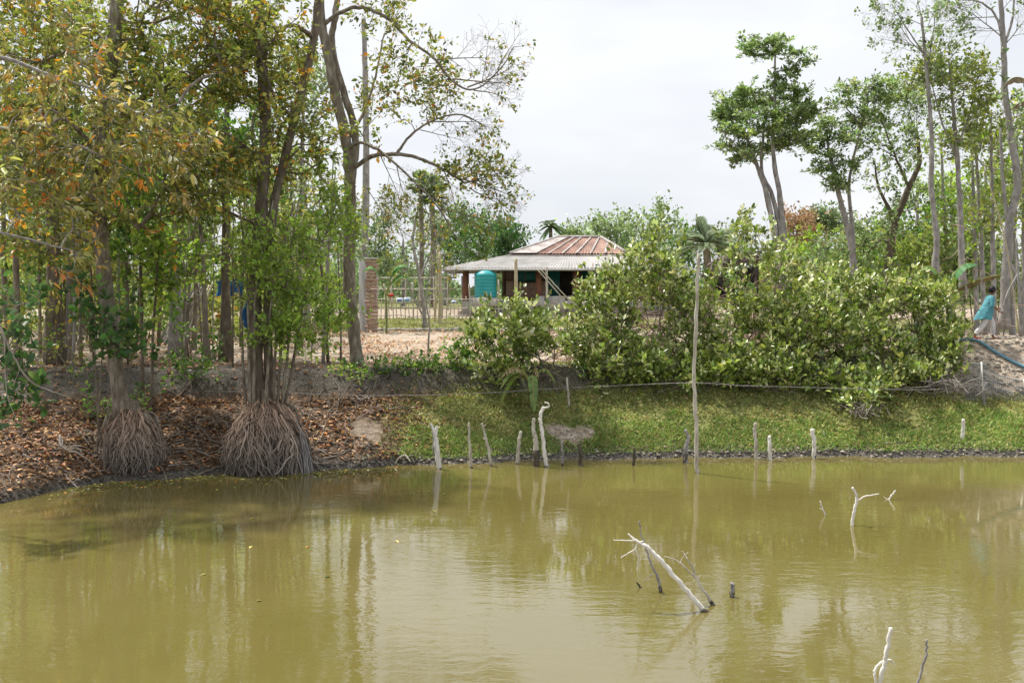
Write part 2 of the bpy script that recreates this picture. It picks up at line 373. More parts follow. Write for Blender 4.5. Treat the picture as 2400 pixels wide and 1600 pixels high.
# ================================================================== SETTING
def axis_grid(segs):
    out = []
    for a, b, st in segs: out.append(np.arange(a, b, st))
    return np.concatenate(out + [np.array([segs[-1][1]])])
gx = axis_grid([(-400, -60, 20), (-60, -16, 1.2), (-16, 18, 0.11), (18, 60, 1.2), (60, 400, 20)])
gy = axis_grid([(-60, 0, 6), (0, 12, 1.0), (12, 17, .2), (17, 27, 0.09), (27, 60, 0.6), (60, 120, 4), (120, 900, 40)])
X, Y = np.meshgrid(gx, gy); Z = height(X, Y)
nx, ny = len(gx), len(gy)
tm = MB(); ii = np.arange(ny - 1)[:, None] * nx; jj = np.arange(nx - 1)[None, :]
q = np.stack([ii + jj, ii + jj + 1, ii + nx + jj + 1, ii + nx + jj], -1).reshape(-1, 4)
d = (Y - shore(X)); nzv = lump(X, Y, .8) * .5 + .5 * lump(X, Y, 2.3)
sx = (X * F / np.maximum(Y, 1)) + 1200
grass = smooth((X + 2.3 + nzv * .6) / 1.2) * smooth((d - 0.1) / .3) * (Y < 25) + ((Y > 40.5) & (Y < 47.2)) * 0.8 + smooth((Y - 56) / 6) * .8
sand = smooth((Y - 24.6 + nzv * .4) / 1.2) * (1 - smooth((Y - 40.2) / .8)) + ((Y >= 47) & (Y < 58)) * .9
mound = smooth((X - 9.7 + nzv * .3) / .8) * smooth((Y - 22.6) / .5) * (Y < 32)
patch = (1 - smooth((np.hypot((X - P(1330, 1030, 21.3)[0]) / .62, (Y - 21.1) / .36) - .75 + nzv * .35) / .3)) + .45 * (1 - smooth((np.hypot((X - P(862, 1030, 20.4)[0]) / .36, (Y - 20.5) / .45) - .65 + nzv * .7) / .5))
mud = smooth((0.45 + nzv * .25 - d) / .3)
tt = d / np.maximum(np.interp(X, [-9, -6, 0, 6, 11, 13], [22.5, 22.6, 23.0, 23.4, 24.4, 24.4]) - shore(X), 1)
bund = smooth((tt - .80 + nzv * .04) / .05) * (1 - smooth((tt - 1.10 + nzv * .06) / .12)) * (X < 8.5)
mud = np.maximum(mud, bund * .9)
grass = grass * (1 - mound); sand = np.maximum(sand, mound); grass = grass * (1 - patch.clip(0, 1)); sand = np.maximum(sand, patch.clip(0, .8))
tm.add(np.stack([X, Y, Z], -1).reshape(-1, 3), q, None, np.stack([grass, sand, mud], -1).reshape(-1, 3).clip(0, 1))
m, t, b = mat('soil_and_grass'); n = t.nodes.new; l = t.links.new
at = n('ShaderNodeAttribute'); at.attribute_name = 'col'; sp = n('ShaderNodeSeparateColor'); l(at.outputs[0], sp.inputs[0])
tc = n('ShaderNodeTexCoord')
def nz_(scale, det=6, rough=.65):
    k = n('ShaderNodeTexNoise'); k.inputs['Scale'].default_value = scale; k.inputs['Detail'].default_value = det; k.inputs['Roughness'].default_value = rough; l(tc.outputs['Object'], k.inputs[0]); return k
na, nb_, nc = nz_(1.6), nz_(9), nz_(30)
base = ramp(t, [(.3, (0.07, 0.05, 0.036)), (.5, (0.14, 0.10, 0.07)), (.7, (0.24, 0.17, 0.11))]); l(nb_.outputs[0], base.inputs[0])
grs = ramp(t, [(.3, (0.10, 0.12, 0.035)), (.5, (0.20, 0.22, 0.07)), (.7, (0.33, 0.30, 0.13))]); l(nb_.outputs[0], grs.inputs[0])
snd = ramp(t, [(.32, (0.27, 0.20, 0.14)), (.5, (0.43, 0.35, 0.27)), (.68, (0.60, 0.54, 0.46))]); l(nb_.outputs[0], snd.inputs[0])
md = ramp(t, [(.3, (0.04, 0.035, 0.032)), (.5, (0.11, 0.10, 0.085)), (.72, (0.25, 0.23, 0.20))]); l(nc.outputs[0], md.inputs[0])
def mixc(f, a, c):
    k = n('ShaderNodeMix'); k.data_type = 'RGBA'; l(f, k.inputs[0]); l(a, k.inputs[6]); l(c, k.inputs[7]); return k.outputs[2]
c1 = mixc(sp.outputs[0], base.outputs[0], grs.outputs[0]); c2 = mixc(sp.outputs[1], c1, snd.outputs[0]); c3 = mixc(sp.outputs[2], c2, md.outputs[0])
l(c3, b.inputs['Base Color']); b.inputs['Roughness'].default_value = .92; b.inputs['Specular IOR Level'].default_value = .2
bp = n('ShaderNodeBump'); bp.inputs['Strength'].default_value = 1; bp.inputs['Distance'].default_value = .06; l(nb_.outputs[0], bp.inputs['Height'])
bp2 = n('ShaderNodeBump'); bp2.inputs['Strength'].default_value = .8; bp2.inputs['Distance'].default_value = .03; l(nc.outputs[0], bp2.inputs['Height']); l(bp.outputs[0], bp2.inputs['Normal'])
l(bp2.outputs[0], b.inputs['Normal'])
tag(tm.build('ground', m, smooth=True), kind='structure')

# pond water: turbid olive water under a rippled surface
wm = MB(); wm.add([(-300, -60, 0), (300, -60, 0), (300, 26, 0), (-300, 26, 0)], [(0, 1, 2, 3)])
m, t, b = mat('pond_water'); n = t.nodes.new; l = t.links.new
b.inputs['Base Color'].default_value = (0.235, 0.195, 0.042, 1); b.inputs['Roughness'].default_value = .02; b.inputs['IOR'].default_value = 1.95
tc = n('ShaderNodeTexCoord')
def wn(scale, st, rot=0, det=3):
    mp = n('ShaderNodeMapping'); mp.inputs['Scale'].default_value = st; mp.inputs['Rotation'].default_value = (0, 0, rot); l(tc.outputs['Object'], mp.inputs[0])
    k = n('ShaderNodeTexNoise'); k.inputs['Scale'].default_value = scale; k.inputs['Detail'].default_value = det; k.inputs['Roughness'].default_value = .55; k.inputs['Distortion'].default_value = .6; l(mp.outputs[0], k.inputs[0]); return k
big = wn(.28, (1, 1.2, 1), .4, 2)
r1 = wn(2.7, (1, 2.3, 1), .25); r2 = wn(9.5, (1, 1.9, 1), -.3, 2)
cr_ = ramp(t, [(.42, (0.16, 0.16, 0.16)), (.58, (1, 1, 1))]); l(big.outputs[0], cr_.inputs[0])
ma = n('ShaderNodeMath'); ma.operation = 'MULTIPLY_ADD'; l(r2.outputs[0], ma.inputs[0]); ma.inputs[1].default_value = .20; l(r1.outputs[0], ma.inputs[2])
mb_ = n('ShaderNodeMath'); mb_.operation = 'MULTIPLY'; l(ma.outputs[0], mb_.inputs[0]); l(cr_.outputs[0], mb_.inputs[1])
bp = n('ShaderNodeBump'); bp.inputs['Strength'].default_value = 1; bp.inputs['Distance'].default_value = .0050; l(mb_.outputs[0], bp.inputs['Height']); l(bp.outputs[0], b.inputs['Normal'])
nn = n('ShaderNodeTexNoise'); nn.inputs['Scale'].default_value = .35; nn.inputs['Detail'].default_value = 4; l(tc.outputs['Object'], nn.inputs[0])
rr_ = ramp(t, [(.35, (0.134, 0.112, 0.032)), (.65, (0.158, 0.132, 0.042))]); l(nn.outputs[0], rr_.inputs[0]); l(rr_.outputs[0], b.inputs['Base Color'])
tag(wm.build('pond_water', m), kind='structure')

# ------------------------------------------------------------------ stuff on the ground
def tfrac(x, y): return (y - shore(x)) / np.maximum(np.interp(x, [-9, -6, 0, 6, 11, 13], [22.5, 22.6, 23.0, 23.4, 24.4, 24.4]) - shore(x), 1)
def scatter(n, x0, x1, y0, y1, keep):
    x = rng.uniform(x0, x1, n); y = rng.uniform(y0, y1, n); k = keep(x, y)
    x = x[k]; y = y[k]; return np.stack([x, y, height(x, y)], 1)
def dd(x, y): return y - shore(x)
def leafcover(name, pts, pal, ln, wd, label, cat, matn, upax=0.0, upn=1.5, lift=.012, simple=True, tints=0.0):
    n = len(pts); mb = MB(); ax = rdir(n); ax[:, 2] = ax[:, 2] * .35 + upax; nr = rdir(n) * .6; nr[:, 2] += upn
    s = .6 + .8 * rng.random(n)
    c = pick(pal, n)
    if tints is not 0.0: c = c * (1 + tints * lump(pts[:, 0], pts[:, 1], .9))[:, None]
    mb.leaves(pts + np.array((0, 0, lift)), ax, nr, ln * s, wd * s, c.clip(.01, .85), simple)
    return tag(mb.build(name, M[matn]), label, cat, kind='stuff')
bare = lambda x, y: ((x - P(1330, 1030, 21.3)[0]) ** 2 / .36 + (y - 21.15) ** 2 / .10 < 1 + .5 * lump(x, y, 3)) | ((x - P(860, 1030, 20.6)[0]) ** 2 / .12 + (y - 20.6) ** 2 / .16 < 1 + .9 * lump(x, y, 4))
pl_ = scatter(70000, -13, 0.5, 12, 23.6, lambda x, y: (dd(x, y) > .12) & (rng.random(len(x)) < smooth((-1.2 - x) / 2.2 + .15)) & (lump(x, y, 1.1) + .9 > rng.random(len(x))) & ~bare(x, y) & ((tfrac(x, y) < .80 + .05 * lump(x, y, 2)) | (rng.random(len(x)) < .15)))
leafcover('leaf_litter', pl_, LITTER, .10, .05, 'brown fallen leaves covering the shaded left bank under the trees', 'fallen leaves', 'dryleaf', upax=.12, tints=.15)
SANDY = [((0.34, 0.20, 0.11), 4), ((0.42, 0.28, 0.18), 4), ((0.22, 0.13, 0.08), 2), ((0.50, 0.40, 0.29), 2)]
ps_ = scatter(26000, -14, 3.0, 24.3, 41, lambda x, y: (lump(x, y * .5, .55) + .45 > rng.random(len(x)) * 1.2))
leafcover('dry_leaf_cover', ps_, SANDY, .12, .07, 'pale orange dry leaves strewn over the sunlit sandy yard', 'fallen leaves', 'dryleaf', upax=.1)
GRS = [((0.17, 0.21, 0.055), 4), ((0.27, 0.285, 0.09), 4), ((0.40, 0.37, 0.17), 3.6), ((0.09, 0.12, 0.03), 2), ((0.33, 0.22, 0.10), 1)]
GRS2 = [((0.14, 0.24, 0.055), 4), ((0.21, 0.30, 0.08), 4), ((0.32, 0.34, 0.13), 2)]
pg_ = scatter(150000, -4.2, 13.5, 19, 24.5, lambda x, y: (dd(x, y) > .10 + .12 * rng.random(len(x))) & (rng.random(len(x)) < smooth((x + 3.3) / 1.8)) & ~((x > 9.9) & (y > 23.0)) & ~bare(x, y) & (lump(x, y, 1.9) * .6 + .75 > rng.random(len(x)) * .9) & ((tfrac(x, y) < .84 + .05 * lump(x, y, 2)) | (rng.random(len(x)) < .2)))
leafcover('bank_grass', pg_, GRS, .075, .022, 'creeping olive and yellowish herbs covering the right bank', 'grass', 'grassblade', upax=.55, upn=.6, lift=0, tints=.34)
pg2 = scatter(90000, -3.6, 13.5, 19, 23.2, lambda x, y: (dd(x, y) > .06) & (dd(x, y) < .95 + .4 * lump(x, y, 1.0) + .5 * (x > 9)) & ~bare(x, y) & (rng.random(len(x)) < smooth((x + 2.6) / .7)))
leafcover('shore_grass', pg2, GRS2, .085, .018, 'bright green grass fringe along the water edge of the right bank', 'grass', 'grassblade', upax=.9, upn=.4, lift=0, tints=.2)
py_ = scatter(22000, -12, 6, 41, 46.8, lambda x, y: lump(x, y, .7) + .9 > rng.random(len(x)))
leafcover('yard_grass', py_, [((0.22, 0.26, 0.08), 4), ((0.32, 0.33, 0.13), 4), ((0.40, 0.36, 0.2), 2)], .12, .04, 'short light green grass strip in front of the yard fence', 'grass', 'grassblade', upax=.8, upn=.4, lift=0)

# mud clods along the waterline
mb = MB(); ico = bmesh.new(); bmesh.ops.create_icosphere(ico, subdivisions=1, radius=1); iv = np.array([v.co[:] for v in ico.verts]); it = [[v.index for v in f.verts] for f in ico.faces]; ico.free()
for i in range(2600):
    x = rng.uniform(-9.5, 12.5); e = abs(rng.normal(0, .13)) + (.0 if x > -2 else .0); y = float(shore(x)) + e - .03
    s = rng.uniform(.008, .042) * (1.0 if rng.random() < .3 else .6)
    mb.add(iv * (s * rng.uniform(.7, 1.6), s, s * .55) * (1 + .25 * rng.standard_normal((len(iv), 1))) + (x, y, Hh(x, y) + .01), None, it, np.array((.115, .10, .085)) * rng.uniform(.5, 1.5) if x < -2 + rng.normal(0, .4) else np.array((.40, .36, .30)) * rng.uniform(.5, 1.2))
for i in range(1500):   # spoil on the mound at the right and bare patches
    x = rng.uniform(9.6, 14); y = rng.uniform(22.9, 26.5); s = rng.uniform(.012, .05)
    mb.add(iv * (s * rng.uniform(.7, 1.6), s, s * .7) * (1 + .25 * rng.standard_normal((len(iv), 1))) + (x, y, Hh(x, y) + .01), None, it, np.array((.115, .10, .085)) * rng.uniform(.5, 1.5) if x < -2 + rng.normal(0, .4) else np.array((.40, .36, .30)) * rng.uniform(.5, 1.2))
for i in range(110):
    x = P(1325, 1030, 21.2)[0] + rng.normal(0, .32); y = 21.15 + rng.normal(0, .2); s = rng.uniform(.008, .03)
    mb.add(iv * (s * rng.uniform(.7, 1.6), s, s * .5) * (1 + .25 * rng.standard_normal((len(iv), 1))) + (x, y, Hh(x, y) + .01), None, it, np.array((.115, .10, .085)) * rng.uniform(.5, 1.5) if x < -2 + rng.normal(0, .4) else np.array((.40, .36, .30)) * rng.uniform(.5, 1.2))
M['clay'] = leaf_mat('grey_clay', 0.0, .95, .1)
M['clod'] = noise_mat('grey_dry_clay', [(.3, (0.15, 0.13, 0.11)), (.5, (0.36, 0.33, 0.28)), (.7, (0.60, 0.56, 0.49))], 5, .95, bump=.8)
tag(mb.build('soil_clods', M['clay'], smooth=False), 'grey clay clods and crumbs along the waterline and on the bare mound', 'soil', kind='stuff')

# ================================================================== HOUSE
def rect(mb, p, q_, r_, s_): mb.add([p, q_, r_, s_], [(0, 1, 2, 3)])
def corrug_mat(name, stops, freq, scale=2.0, bump=.6):
    m, t, b = mat(name); n = t.nodes.new; l = t.links.new
    tc = n('ShaderNodeTexCoord'); nz = n('ShaderNodeTexNoise'); nz.inputs['Scale'].default_value = scale; nz.inputs['Detail'].default_value = 7; nz.inputs['Roughness'].default_value = .7
    l(tc.outputs['Object'], nz.inputs[0]); r = ramp(t, stops); l(nz.outputs[0], r.inputs[0]); l(r.outputs[0], b.inputs['Base Color'])
    b.inputs['Roughness'].default_value = .7
    return m
M['rust'] = corrug_mat('rusty_sheet', [(.3, (0.13, 0.08, 0.065)), (.45, (0.25, 0.14, 0.105)), (.58, (0.34, 0.20, 0.15)), (.68, (0.42, 0.34, 0.29))], 1, 1.3)
M['palesheet'] = corrug_mat('pale_sheet', [(.35, (0.24, 0.19, 0.165)), (.65, (0.48, 0.46, 0.45))], 1)
M['asbestos'] = corrug_mat('weathered_cement_sheet', [(.3, (0.22, 0.21, 0.20)), (.5, (0.33, 0.32, 0.31)), (.7, (0.46, 0.45, 0.44))], 1)
M['redbrick'] = noise_mat('red_plaster_brick', [(.3, (0.15, 0.065, 0.045)), (.6, (0.27, 0.13, 0.09))], 4, .9, bump=.3)
m, t, b = mat('brickwork'); n = t.nodes.new; l = t.links.new
tc = n('ShaderNodeTexCoord'); mp = n('ShaderNodeMapping'); mp.inputs['Rotation'].default_value = (pi / 2, 0, 0); l(tc.outputs['Object'], mp.inputs[0])
bk = n('ShaderNodeTexBrick'); bk.inputs['Scale'].default_value = 3.2; bk.inputs['Color1'].default_value = (0.30, 0.15, 0.11, 1); bk.inputs['Color2'].default_value = (0.46, 0.29, 0.22, 1); bk.inputs['Mortar'].default_value = (0.50, 0.45, 0.40, 1); bk.inputs['Mortar Size'].default_value = .025
l(mp.outputs[0], bk.inputs[0]); l(bk.outputs[0], b.inputs['Base Color']); b.inputs['Roughness'].default_value = .9; M['brick'] = m
M['plinth'] = noise_mat('pale_plaster', [(.3, (0.34, 0.32, 0.30)), (.7, (0.58, 0.56, 0.54))], 2, .9, bump=.1)
M['darkwall'] = noise_mat('brown_mud_wall', [(.3, (0.10, 0.07, 0.055)), (.7, (0.19, 0.14, 0.11))], 2, .9, bump=.1)
M['teal'] = noise_mat('teal_paint', [(.3, (0.015, 0.10, 0.10)), (.7, (0.03, 0.16, 0.15))], 3, .6, bump=0)
M['fascia'] = noise_mat('pale_fascia', [(.3, (0.48, 0.47, 0.46)), (.7, (0.68, 0.67, 0.66))], 2, .8, bump=0)
hb = (P(1300, 700, 52)[0], 52.0, 2.55)
house = empty('house', hb, 'long low brick house with a hipped roof, rusty red above and grey below', 'house')
EY, MY, RY = 48.5, 51.8, 54.2
xl, xr = P(1036, 630, EY)[0], P(1625, 630, EY)[0]; ez = 4.68
ml, mr = P(1196, 595, MY)[0], P(1470, 595, MY)[0]; mz = 5.46
rl, rr0 = P(1308, 555, RY)[0], P(1408, 555, RY)[0]; rz_ = 6.48
byk = RY + (RY - EY)
def corr(mb, bl, br, tr_, tl, pitch=.16, amp=.022, thick=0.0):
    """corrugated sloped sheet: ridges run up the slope"""
    bl, br, tr_, tl = [np.array(v, float) for v in (bl, br, tr_, tl)]
    nrm = np.cross(br - bl, tl - bl); nrm /= np.linalg.norm(nrm); k = int(np.linalg.norm(br - bl) / pitch * 4) + 1
    s = np.linspace(0, 1, k)[:, None]; off = (np.sin(np.arange(k) * pi / 2) * amp)[:, None] * nrm
    lo = bl + (br - bl) * s + off; hi = tl + (tr_ - tl) * s + off
    v = np.vstack([lo, hi]); i = np.arange(k - 1); mb.add(v, np.stack([i, i + 1, k + i + 1, k + i], -1))
    v2 = v - nrm * .03; mb.add(v2, np.stack([i, k + i, k + i + 1, i + 1], -1))
r = MB()
corr(r, (xl, EY, ez), (xr, EY, ez), (mr, MY, mz), (ml, MY, mz))
corr(r, (xl, byk, ez), (xl, EY, ez), (ml, MY, mz), (ml, byk - 3.3, mz))
corr(r, (xr, EY, ez), (xr, byk, ez), (mr, byk - 3.3, mz), (mr, MY, mz))
corr(r, (xr, byk, ez), (xl, byk, ez), (ml, byk - 3.3, mz), (mr, byk - 3.3, mz))
sk = r.build('lower_roof', M['asbestos'], house); tag(sk, 'grey weathered corrugated lower roof')
r = MB(); uz = mz + .05
B_ = byk - 3.3
e0, e1, e2, e3 = (ml, MY - .12, uz), (mr, MY - .12, uz), (mr, B_ + .12, uz), (ml, B_ + .12, uz); t0 = (rl, RY, rz_); t1 = (rr0, RY, rz_)
corr(r, e0, e1, t1, t0); corr(r, e2, e3, t0, t1)
up = r.build('upper_roof', M['rust'], house)
r = MB(); corr(r, e3, e0, t0, (rl, RY + .01, rz_)); corr(r, e1, e2, (rr0, RY + .01, rz_), t1); r.build('hip_slope', M['palesheet'], house)
r = MB()     # pale strips between the rusty sheets
def lerp(a, b_, s): return np.array(a) + (np.array(b_) - np.array(a)) * s
for pb, pt in ((1254, 1330), (1286, 1345), (1318, 1362), (1350, 1385), (1384, 1404), (1418, 1425)):
    a = np.array((P(pb, 595, MY)[0], MY - .12, uz)); k = 1.0 if pt < 1406 else .62
    c = np.array((P(pt, 555, RY)[0], RY, rz_)); c = a + (c - a) * k; dx = .055; off = np.array((0, -.05, .045))
    r.add([a + off - (dx, 0, 0), a + off + (dx, 0, 0), c + off + (dx * .8, 0, 0), c + off - (dx * .8, 0, 0)], [(0, 1, 2, 3)])
a = np.array(e0); c = np.array(t0); a2 = np.array((P(1250, 595, MY)[0], MY - .12, uz)); off = np.array((0.02, -.045, .04)); c2 = a2 + (np.array((P(1328, 555, RY)[0], RY, rz_)) - a2) * .98
r.add([a + off, a2 + off, c2 + off, c + off], [(0, 1, 2, 3)])
r.build('pale_strip', M['palesheet'], up)
r = MB()
for a, c in ((e0, t0), (e1, t1), (t0, t1), (e3, t0), (e2, t1)):
    a = np.array(a); c = np.array(c); r.tube(np.linspace(a, c, 5) + (0, 0, .03), .09, 6)
r.build('ridge_cap', M['palesheet'], house)
r = MB(); r.box(((xl + xr) / 2, EY - .03, ez - .07), (xr - xl, .04, .10)); r.box((xl - .03, (EY + byk) / 2, ez - .07), (.04, byk - EY, .10))
r.build('fascia', M['fascia'], house)
gz = 2.45
PL = gz + .75   # plinth top
pxl, pxr = P(1085, 700, 49.4)[0], xr - .9
r = MB(); r.box(((pxl + pxr) / 2, 53.5, (gz + PL) / 2 - .1), (pxr - pxl, 8.4, PL - gz + .2 - .25)); r.build('plinth', M['plinth'], house)
wallpx = [(1092, 14), (1262, 13), (1351, 13), (1440, 13), (1530, 13)]
for px, ww in wallpx:
    r = MB(); r.box((P(px, 660, 49.5)[0], 49.5, (gz + 4.72) / 2), (W(ww, 49.5), .28, 4.74 - gz)); r.build('pillar', M['redbrick'], house)
r = MB(); bx0, bx1 = P(1186, 600, 51.2)[0], pxr
r.box(((bx0 + bx1) / 2, 51.3, PL + .42), (bx1 - bx0, .2, .95)); r.build('brick_wall', M['brick'], house)
r = MB(); r.box(((bx0 + bx1) / 2, 51.45, 4.4), (bx1 - bx0, .2, 2.0)); r.box((bx0 - .1, 54, 4), (.2, 5.2, 2.6)); r.box((bx1 + .1, 54, 4), (.2, 5.2, 2.6)); r.box(((bx0 + bx1) / 2, 56.8, 4), (bx1 - bx0, .2, 2.6))
r.build('inner_wall', M['darkwall'], house)
for a, c in ((1205, 1256), (1362, 1425), (1455, 1500)):
    x0, x1 = P(a, 650, 51.3)[0], P(c, 650, 51.3)[0]
    r = MB(); r.box(((x0 + x1) / 2, 51.24, 4.35), (x1 - x0, .08, .62)); sh = r.build('window_shutter', M['teal'], house)
    r = MB()
    for s in (0, .5, 1): r.box((x0 + (x1 - x0) * s, 51.19, 4.35), (.05, .05, .68))
    for s in (4.02, 4.68): r.box(((x0 + x1) / 2, 51.188, s), (x1 - x0 + .05, .046, .05))
    r.build('frame', M['barkdark'], sh)
r = MB(); x0, x1 = P(1283, 650, 51.3)[0], P(1312, 650, 51.3)[0]; r.box(((x0 + x1) / 2, 51.17, 3.95), (x1 - x0, .06, 1.5)); dr = r.build('door', M['teal'], house)
r = MB(); r.box((x1 - .08, 51.12, 3.9), (.04, .05, .14)); r.build('handle', M['fascia'], dr)
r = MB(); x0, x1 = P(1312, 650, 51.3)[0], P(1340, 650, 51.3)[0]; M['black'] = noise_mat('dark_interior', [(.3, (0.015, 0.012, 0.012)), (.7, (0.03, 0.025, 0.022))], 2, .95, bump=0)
r.box(((x0 + x1) / 2, 51.18, 3.95), (x1 - x0, .05, 1.45)); r.build('doorway_shade_slab', M['black'], house)  # solid near-black slab; darkness of the unlit interior is painted as its colour
# low verandah wall of pale plaster panels
r = MB()
for a, c in ((1100, 1150), (1256, 1276), (1282, 1325), (1330, 1345)):
    r = MB(); x0, x1 = P(a, 700, 48.9)[0], P(c, 700, 48.9)[0]; r.box(((x0 + x1) / 2, 48.95, gz + .45), (x1 - x0, .15, .85)); r.build('verandah_wall', M['plinth'], house)

# water tank
M['tank'] = noise_mat('turquoise_plastic', [(.3, (0.02, 0.30, 0.34)), (.7, (0.035, 0.40, 0.42))], 2, .45, bump=0, spec=.5)
def lathe(mb, prof, c, k=28, col=None):
    prof = np.array(prof, float); th = np.arange(k) * 2 * pi / k
    v = np.stack([prof[:, 0:1] * np.cos(th), prof[:, 0:1] * np.sin(th), prof[:, 1:2] * np.ones(k)], -1).reshape(-1, 3) + np.asarray(c, float)
    i = np.arange(len(prof) - 1)[:, None] * k; j = np.arange(k)[None, :]; j2 = (j + 1) % k
    mb.add(v, np.stack([i + j, i + j2, i + k + j2, i + k + j], -1).reshape(-1, 4), None, col)
tb = P(1138, 697, 48.7); tr = W(26, 48.7)
tank = empty('water_tank', tb, 'turquoise ribbed plastic water tank on the house verandah', 'water tank')
hh = W(56, 48.7); prof = [(0, 0), (tr * .96, 0)]
for i in range(7):
    z = hh * (i + .1) / 7.2; prof += [(tr * .96, z), (tr, z + .03), (tr, z + hh / 7.2 - .05), (tr * .96, z + hh / 7.2 - .02)]
prof += [(tr * .93, hh), (tr * .6, hh + .13), (tr * .33, hh + .16)]
mb = MB(); lathe(mb, prof, tb); mb.build('body', M['tank'], tank, smooth=False)
mb = MB(); lathe(mb, [(tr * .34, hh + .12), (tr * .36, hh + .2), (tr * .3, hh + .26), (0, hh + .27)], tb); mb.build('lid', M['tank'], tank)
mb = MB(); mb.tube([tb + (tr * .5, -tr * .95, .25), tb + (tr * .5, -tr * 1.1, .22), tb + (tr * .5, -tr * 1.12, -.1)], .025, 6); mb.build('outlet_pipe', M['fascia'], tank)
mb = MB(); mb.box(tb + (0, 0, -.22), (tr * 2.2, tr * 2.1, .42)); tag(mb.build('tank_stand', M['plinth']), 'pale plastered block carrying the turquoise tank', 'tank stand')

def pole_obj(name, label, cat, pts, r0, r1, matn, group=None, extra=(), rough=.04, sides=8, wet=0, jit=.004, knots=0):
    """pts world; one thing with optional side twigs as children"""
    base = np.array(pts[0]); root = None
    cv = curve(pts, 7, jit); k = len(cv); rr = np.linspace(r0, r1, k)
    if knots: rr = rr * (1 + .14 * (np.arange(k) % knots == 0))
    mb = MB(); mb.tube(cv, rr, sides, True, rough)
    if not extra and not wet:
        return tag(mb.build(name, M[matn], smooth=sides > 6, base=base), label, cat, group)
    root = empty(name, base, label, cat, group)
    mb.build('stem', M[matn], root, smooth=True)
    for e in extra:
        e = list(e); nm = e[3] if len(e) > 3 else 'twig'
        mb = MB(); mb.tube(curve(e[0], 6, jit * .5), np.linspace(e[1], e[2], (len(e[0]) - 1) * 6 + 1), 6, True, rough); mb.build(nm, M[e[4] if len(e) > 4 else matn], root, smooth=True)
    if wet:   # dark waterlogged foot
        mb = MB(); n_ = 6; i = int(np.argmax(cv[:, 2] - cv[0, 2] > wet)) or 2
        seg = np.array([cv[0] - (cv[1] - cv[0]) * .5, cv[0], cv[0] + (cv[1] - cv[0]) * .5, *cv[1:max(2, i + 1)]])
        mb.tube(seg, r0 * 1.06, sides, True, rough); mb.build('wet_foot', M['woodwet'], root, smooth=True)
    return root

# posts and lines in the yard
def gpole(px, py0, y, py1, r0, r1, name, label, cat, matn, dx=0, group=None):
    b_ = onground(px, y, -.05); t_ = P(px + dx, py1, y)
    pts = [b_, b_ * .5 + t_ * .5 + (.015, 0, 0), t_]
    return pole_obj(name, label, cat, pts, r0, r1, matn, group)
gpole(1209, 740, 44, 606, .085, .07, 'wooden_post', 'stout brown wooden post rising in front of the verandah roof', 'post', 'bamboo')
gpole(1281, 730, 44, 625, .05, .045, 'wooden_post', 'thin pale post right of the stout brown one, before the house door', 'post', 'wood')
gpole(1031, 760, 44, 592, .085, .065, 'bamboo_pole', 'tall pale bamboo pole by the left corner of the house roof', 'pole', 'bamboo')
gpole(1018, 760, 45, 575, .06, .05, 'bamboo_pole', 'thinner leaning bamboo pole just left of the tall pale one', 'pole', 'bamboo', dx=10)
for a, c in ((1262, 1322), (1268, 1330)):
    pass
gp = [P(1258, 630, 47.5), P(1322, 702, 47.5)]
pole_obj('prop_stick', 'slanting stick leaning down from the eave beside the door', 'stick', [gp[0], (gp[0] + gp[1]) / 2, gp[1]], .03, .03, 'wood')
gp = [P(1266, 630, 47.6), P(1331, 700, 47.6)]
pole_obj('prop_stick', 'second slanting stick, right behind the first one under the eave', 'stick', [gp[0], (gp[0] + gp[1]) / 2, gp[1]], .03, .03, 'wood')

# stick fence
fb = onground(985, 46.8)
fence = empty('stick_fence', fb, 'low fence of thin upright sticks and rails across the sunny yard', 'fence')
for i, px in enumerate(np.arange(884, 1180, 9.5)):
    b_ = onground(px, 46.8 + .15 * sin(i), -.05); h = .95 + .25 * rng.random() + (.7 if i % 7 == 2 else 0)
    mb = MB(); mb.tube(curve([b_, b_ + (rng.normal(0, .03), 0, h * .5), b_ + (rng.normal(0, .06), 0, h)], 3), .022 if i % 7 != 2 else .04, 5); mb.build('picket', M['wood'], fence)
for z in (.15, .55, .95):
    pts = np.array([onground(px, 46.75, z + .03 * rng.standard_normal()) for px in np.arange(880, 1190, 30)]); mb = MB(); mb.tube(pts, .022, 5); mb.build('rail', M['wood'], fence)
fb = onground(930, 54)
fence = empty('rail_fence', fb, 'higher rail fence of pale poles behind the stick fence', 'fence')
for px in range(885, 1090, 33):
    b_ = onground(px, 54, -.05); mb = MB(); mb.tube([b_, b_ + (0, 0, .9), b_ + (0, 0, 1.9)], .045, 6); mb.build('post', M['wood'], fence)
for z in (1.15, 1.75): 
    mb = MB(); mb.tube(np.array([onground(px, 54, z) for px in range(870, 1100, 40)]), .035, 5); mb.build('rail', M['wood'], fence)

# low earth kerb across the yard
mb = MB(); xs = np.linspace(P(830, 0, 41)[0], P(1500, 0, 41)[0], 90); pts = np.array([(x, 41 + .06 * sin(x * 2), Hh(x, 41) + .02) for x in xs]); mb.tube(pts, .09 + .02 * rng.random(90), 7, True, .15)
tag(mb.build('earth_ridge', M['clod'], smooth=False), kind='structure')

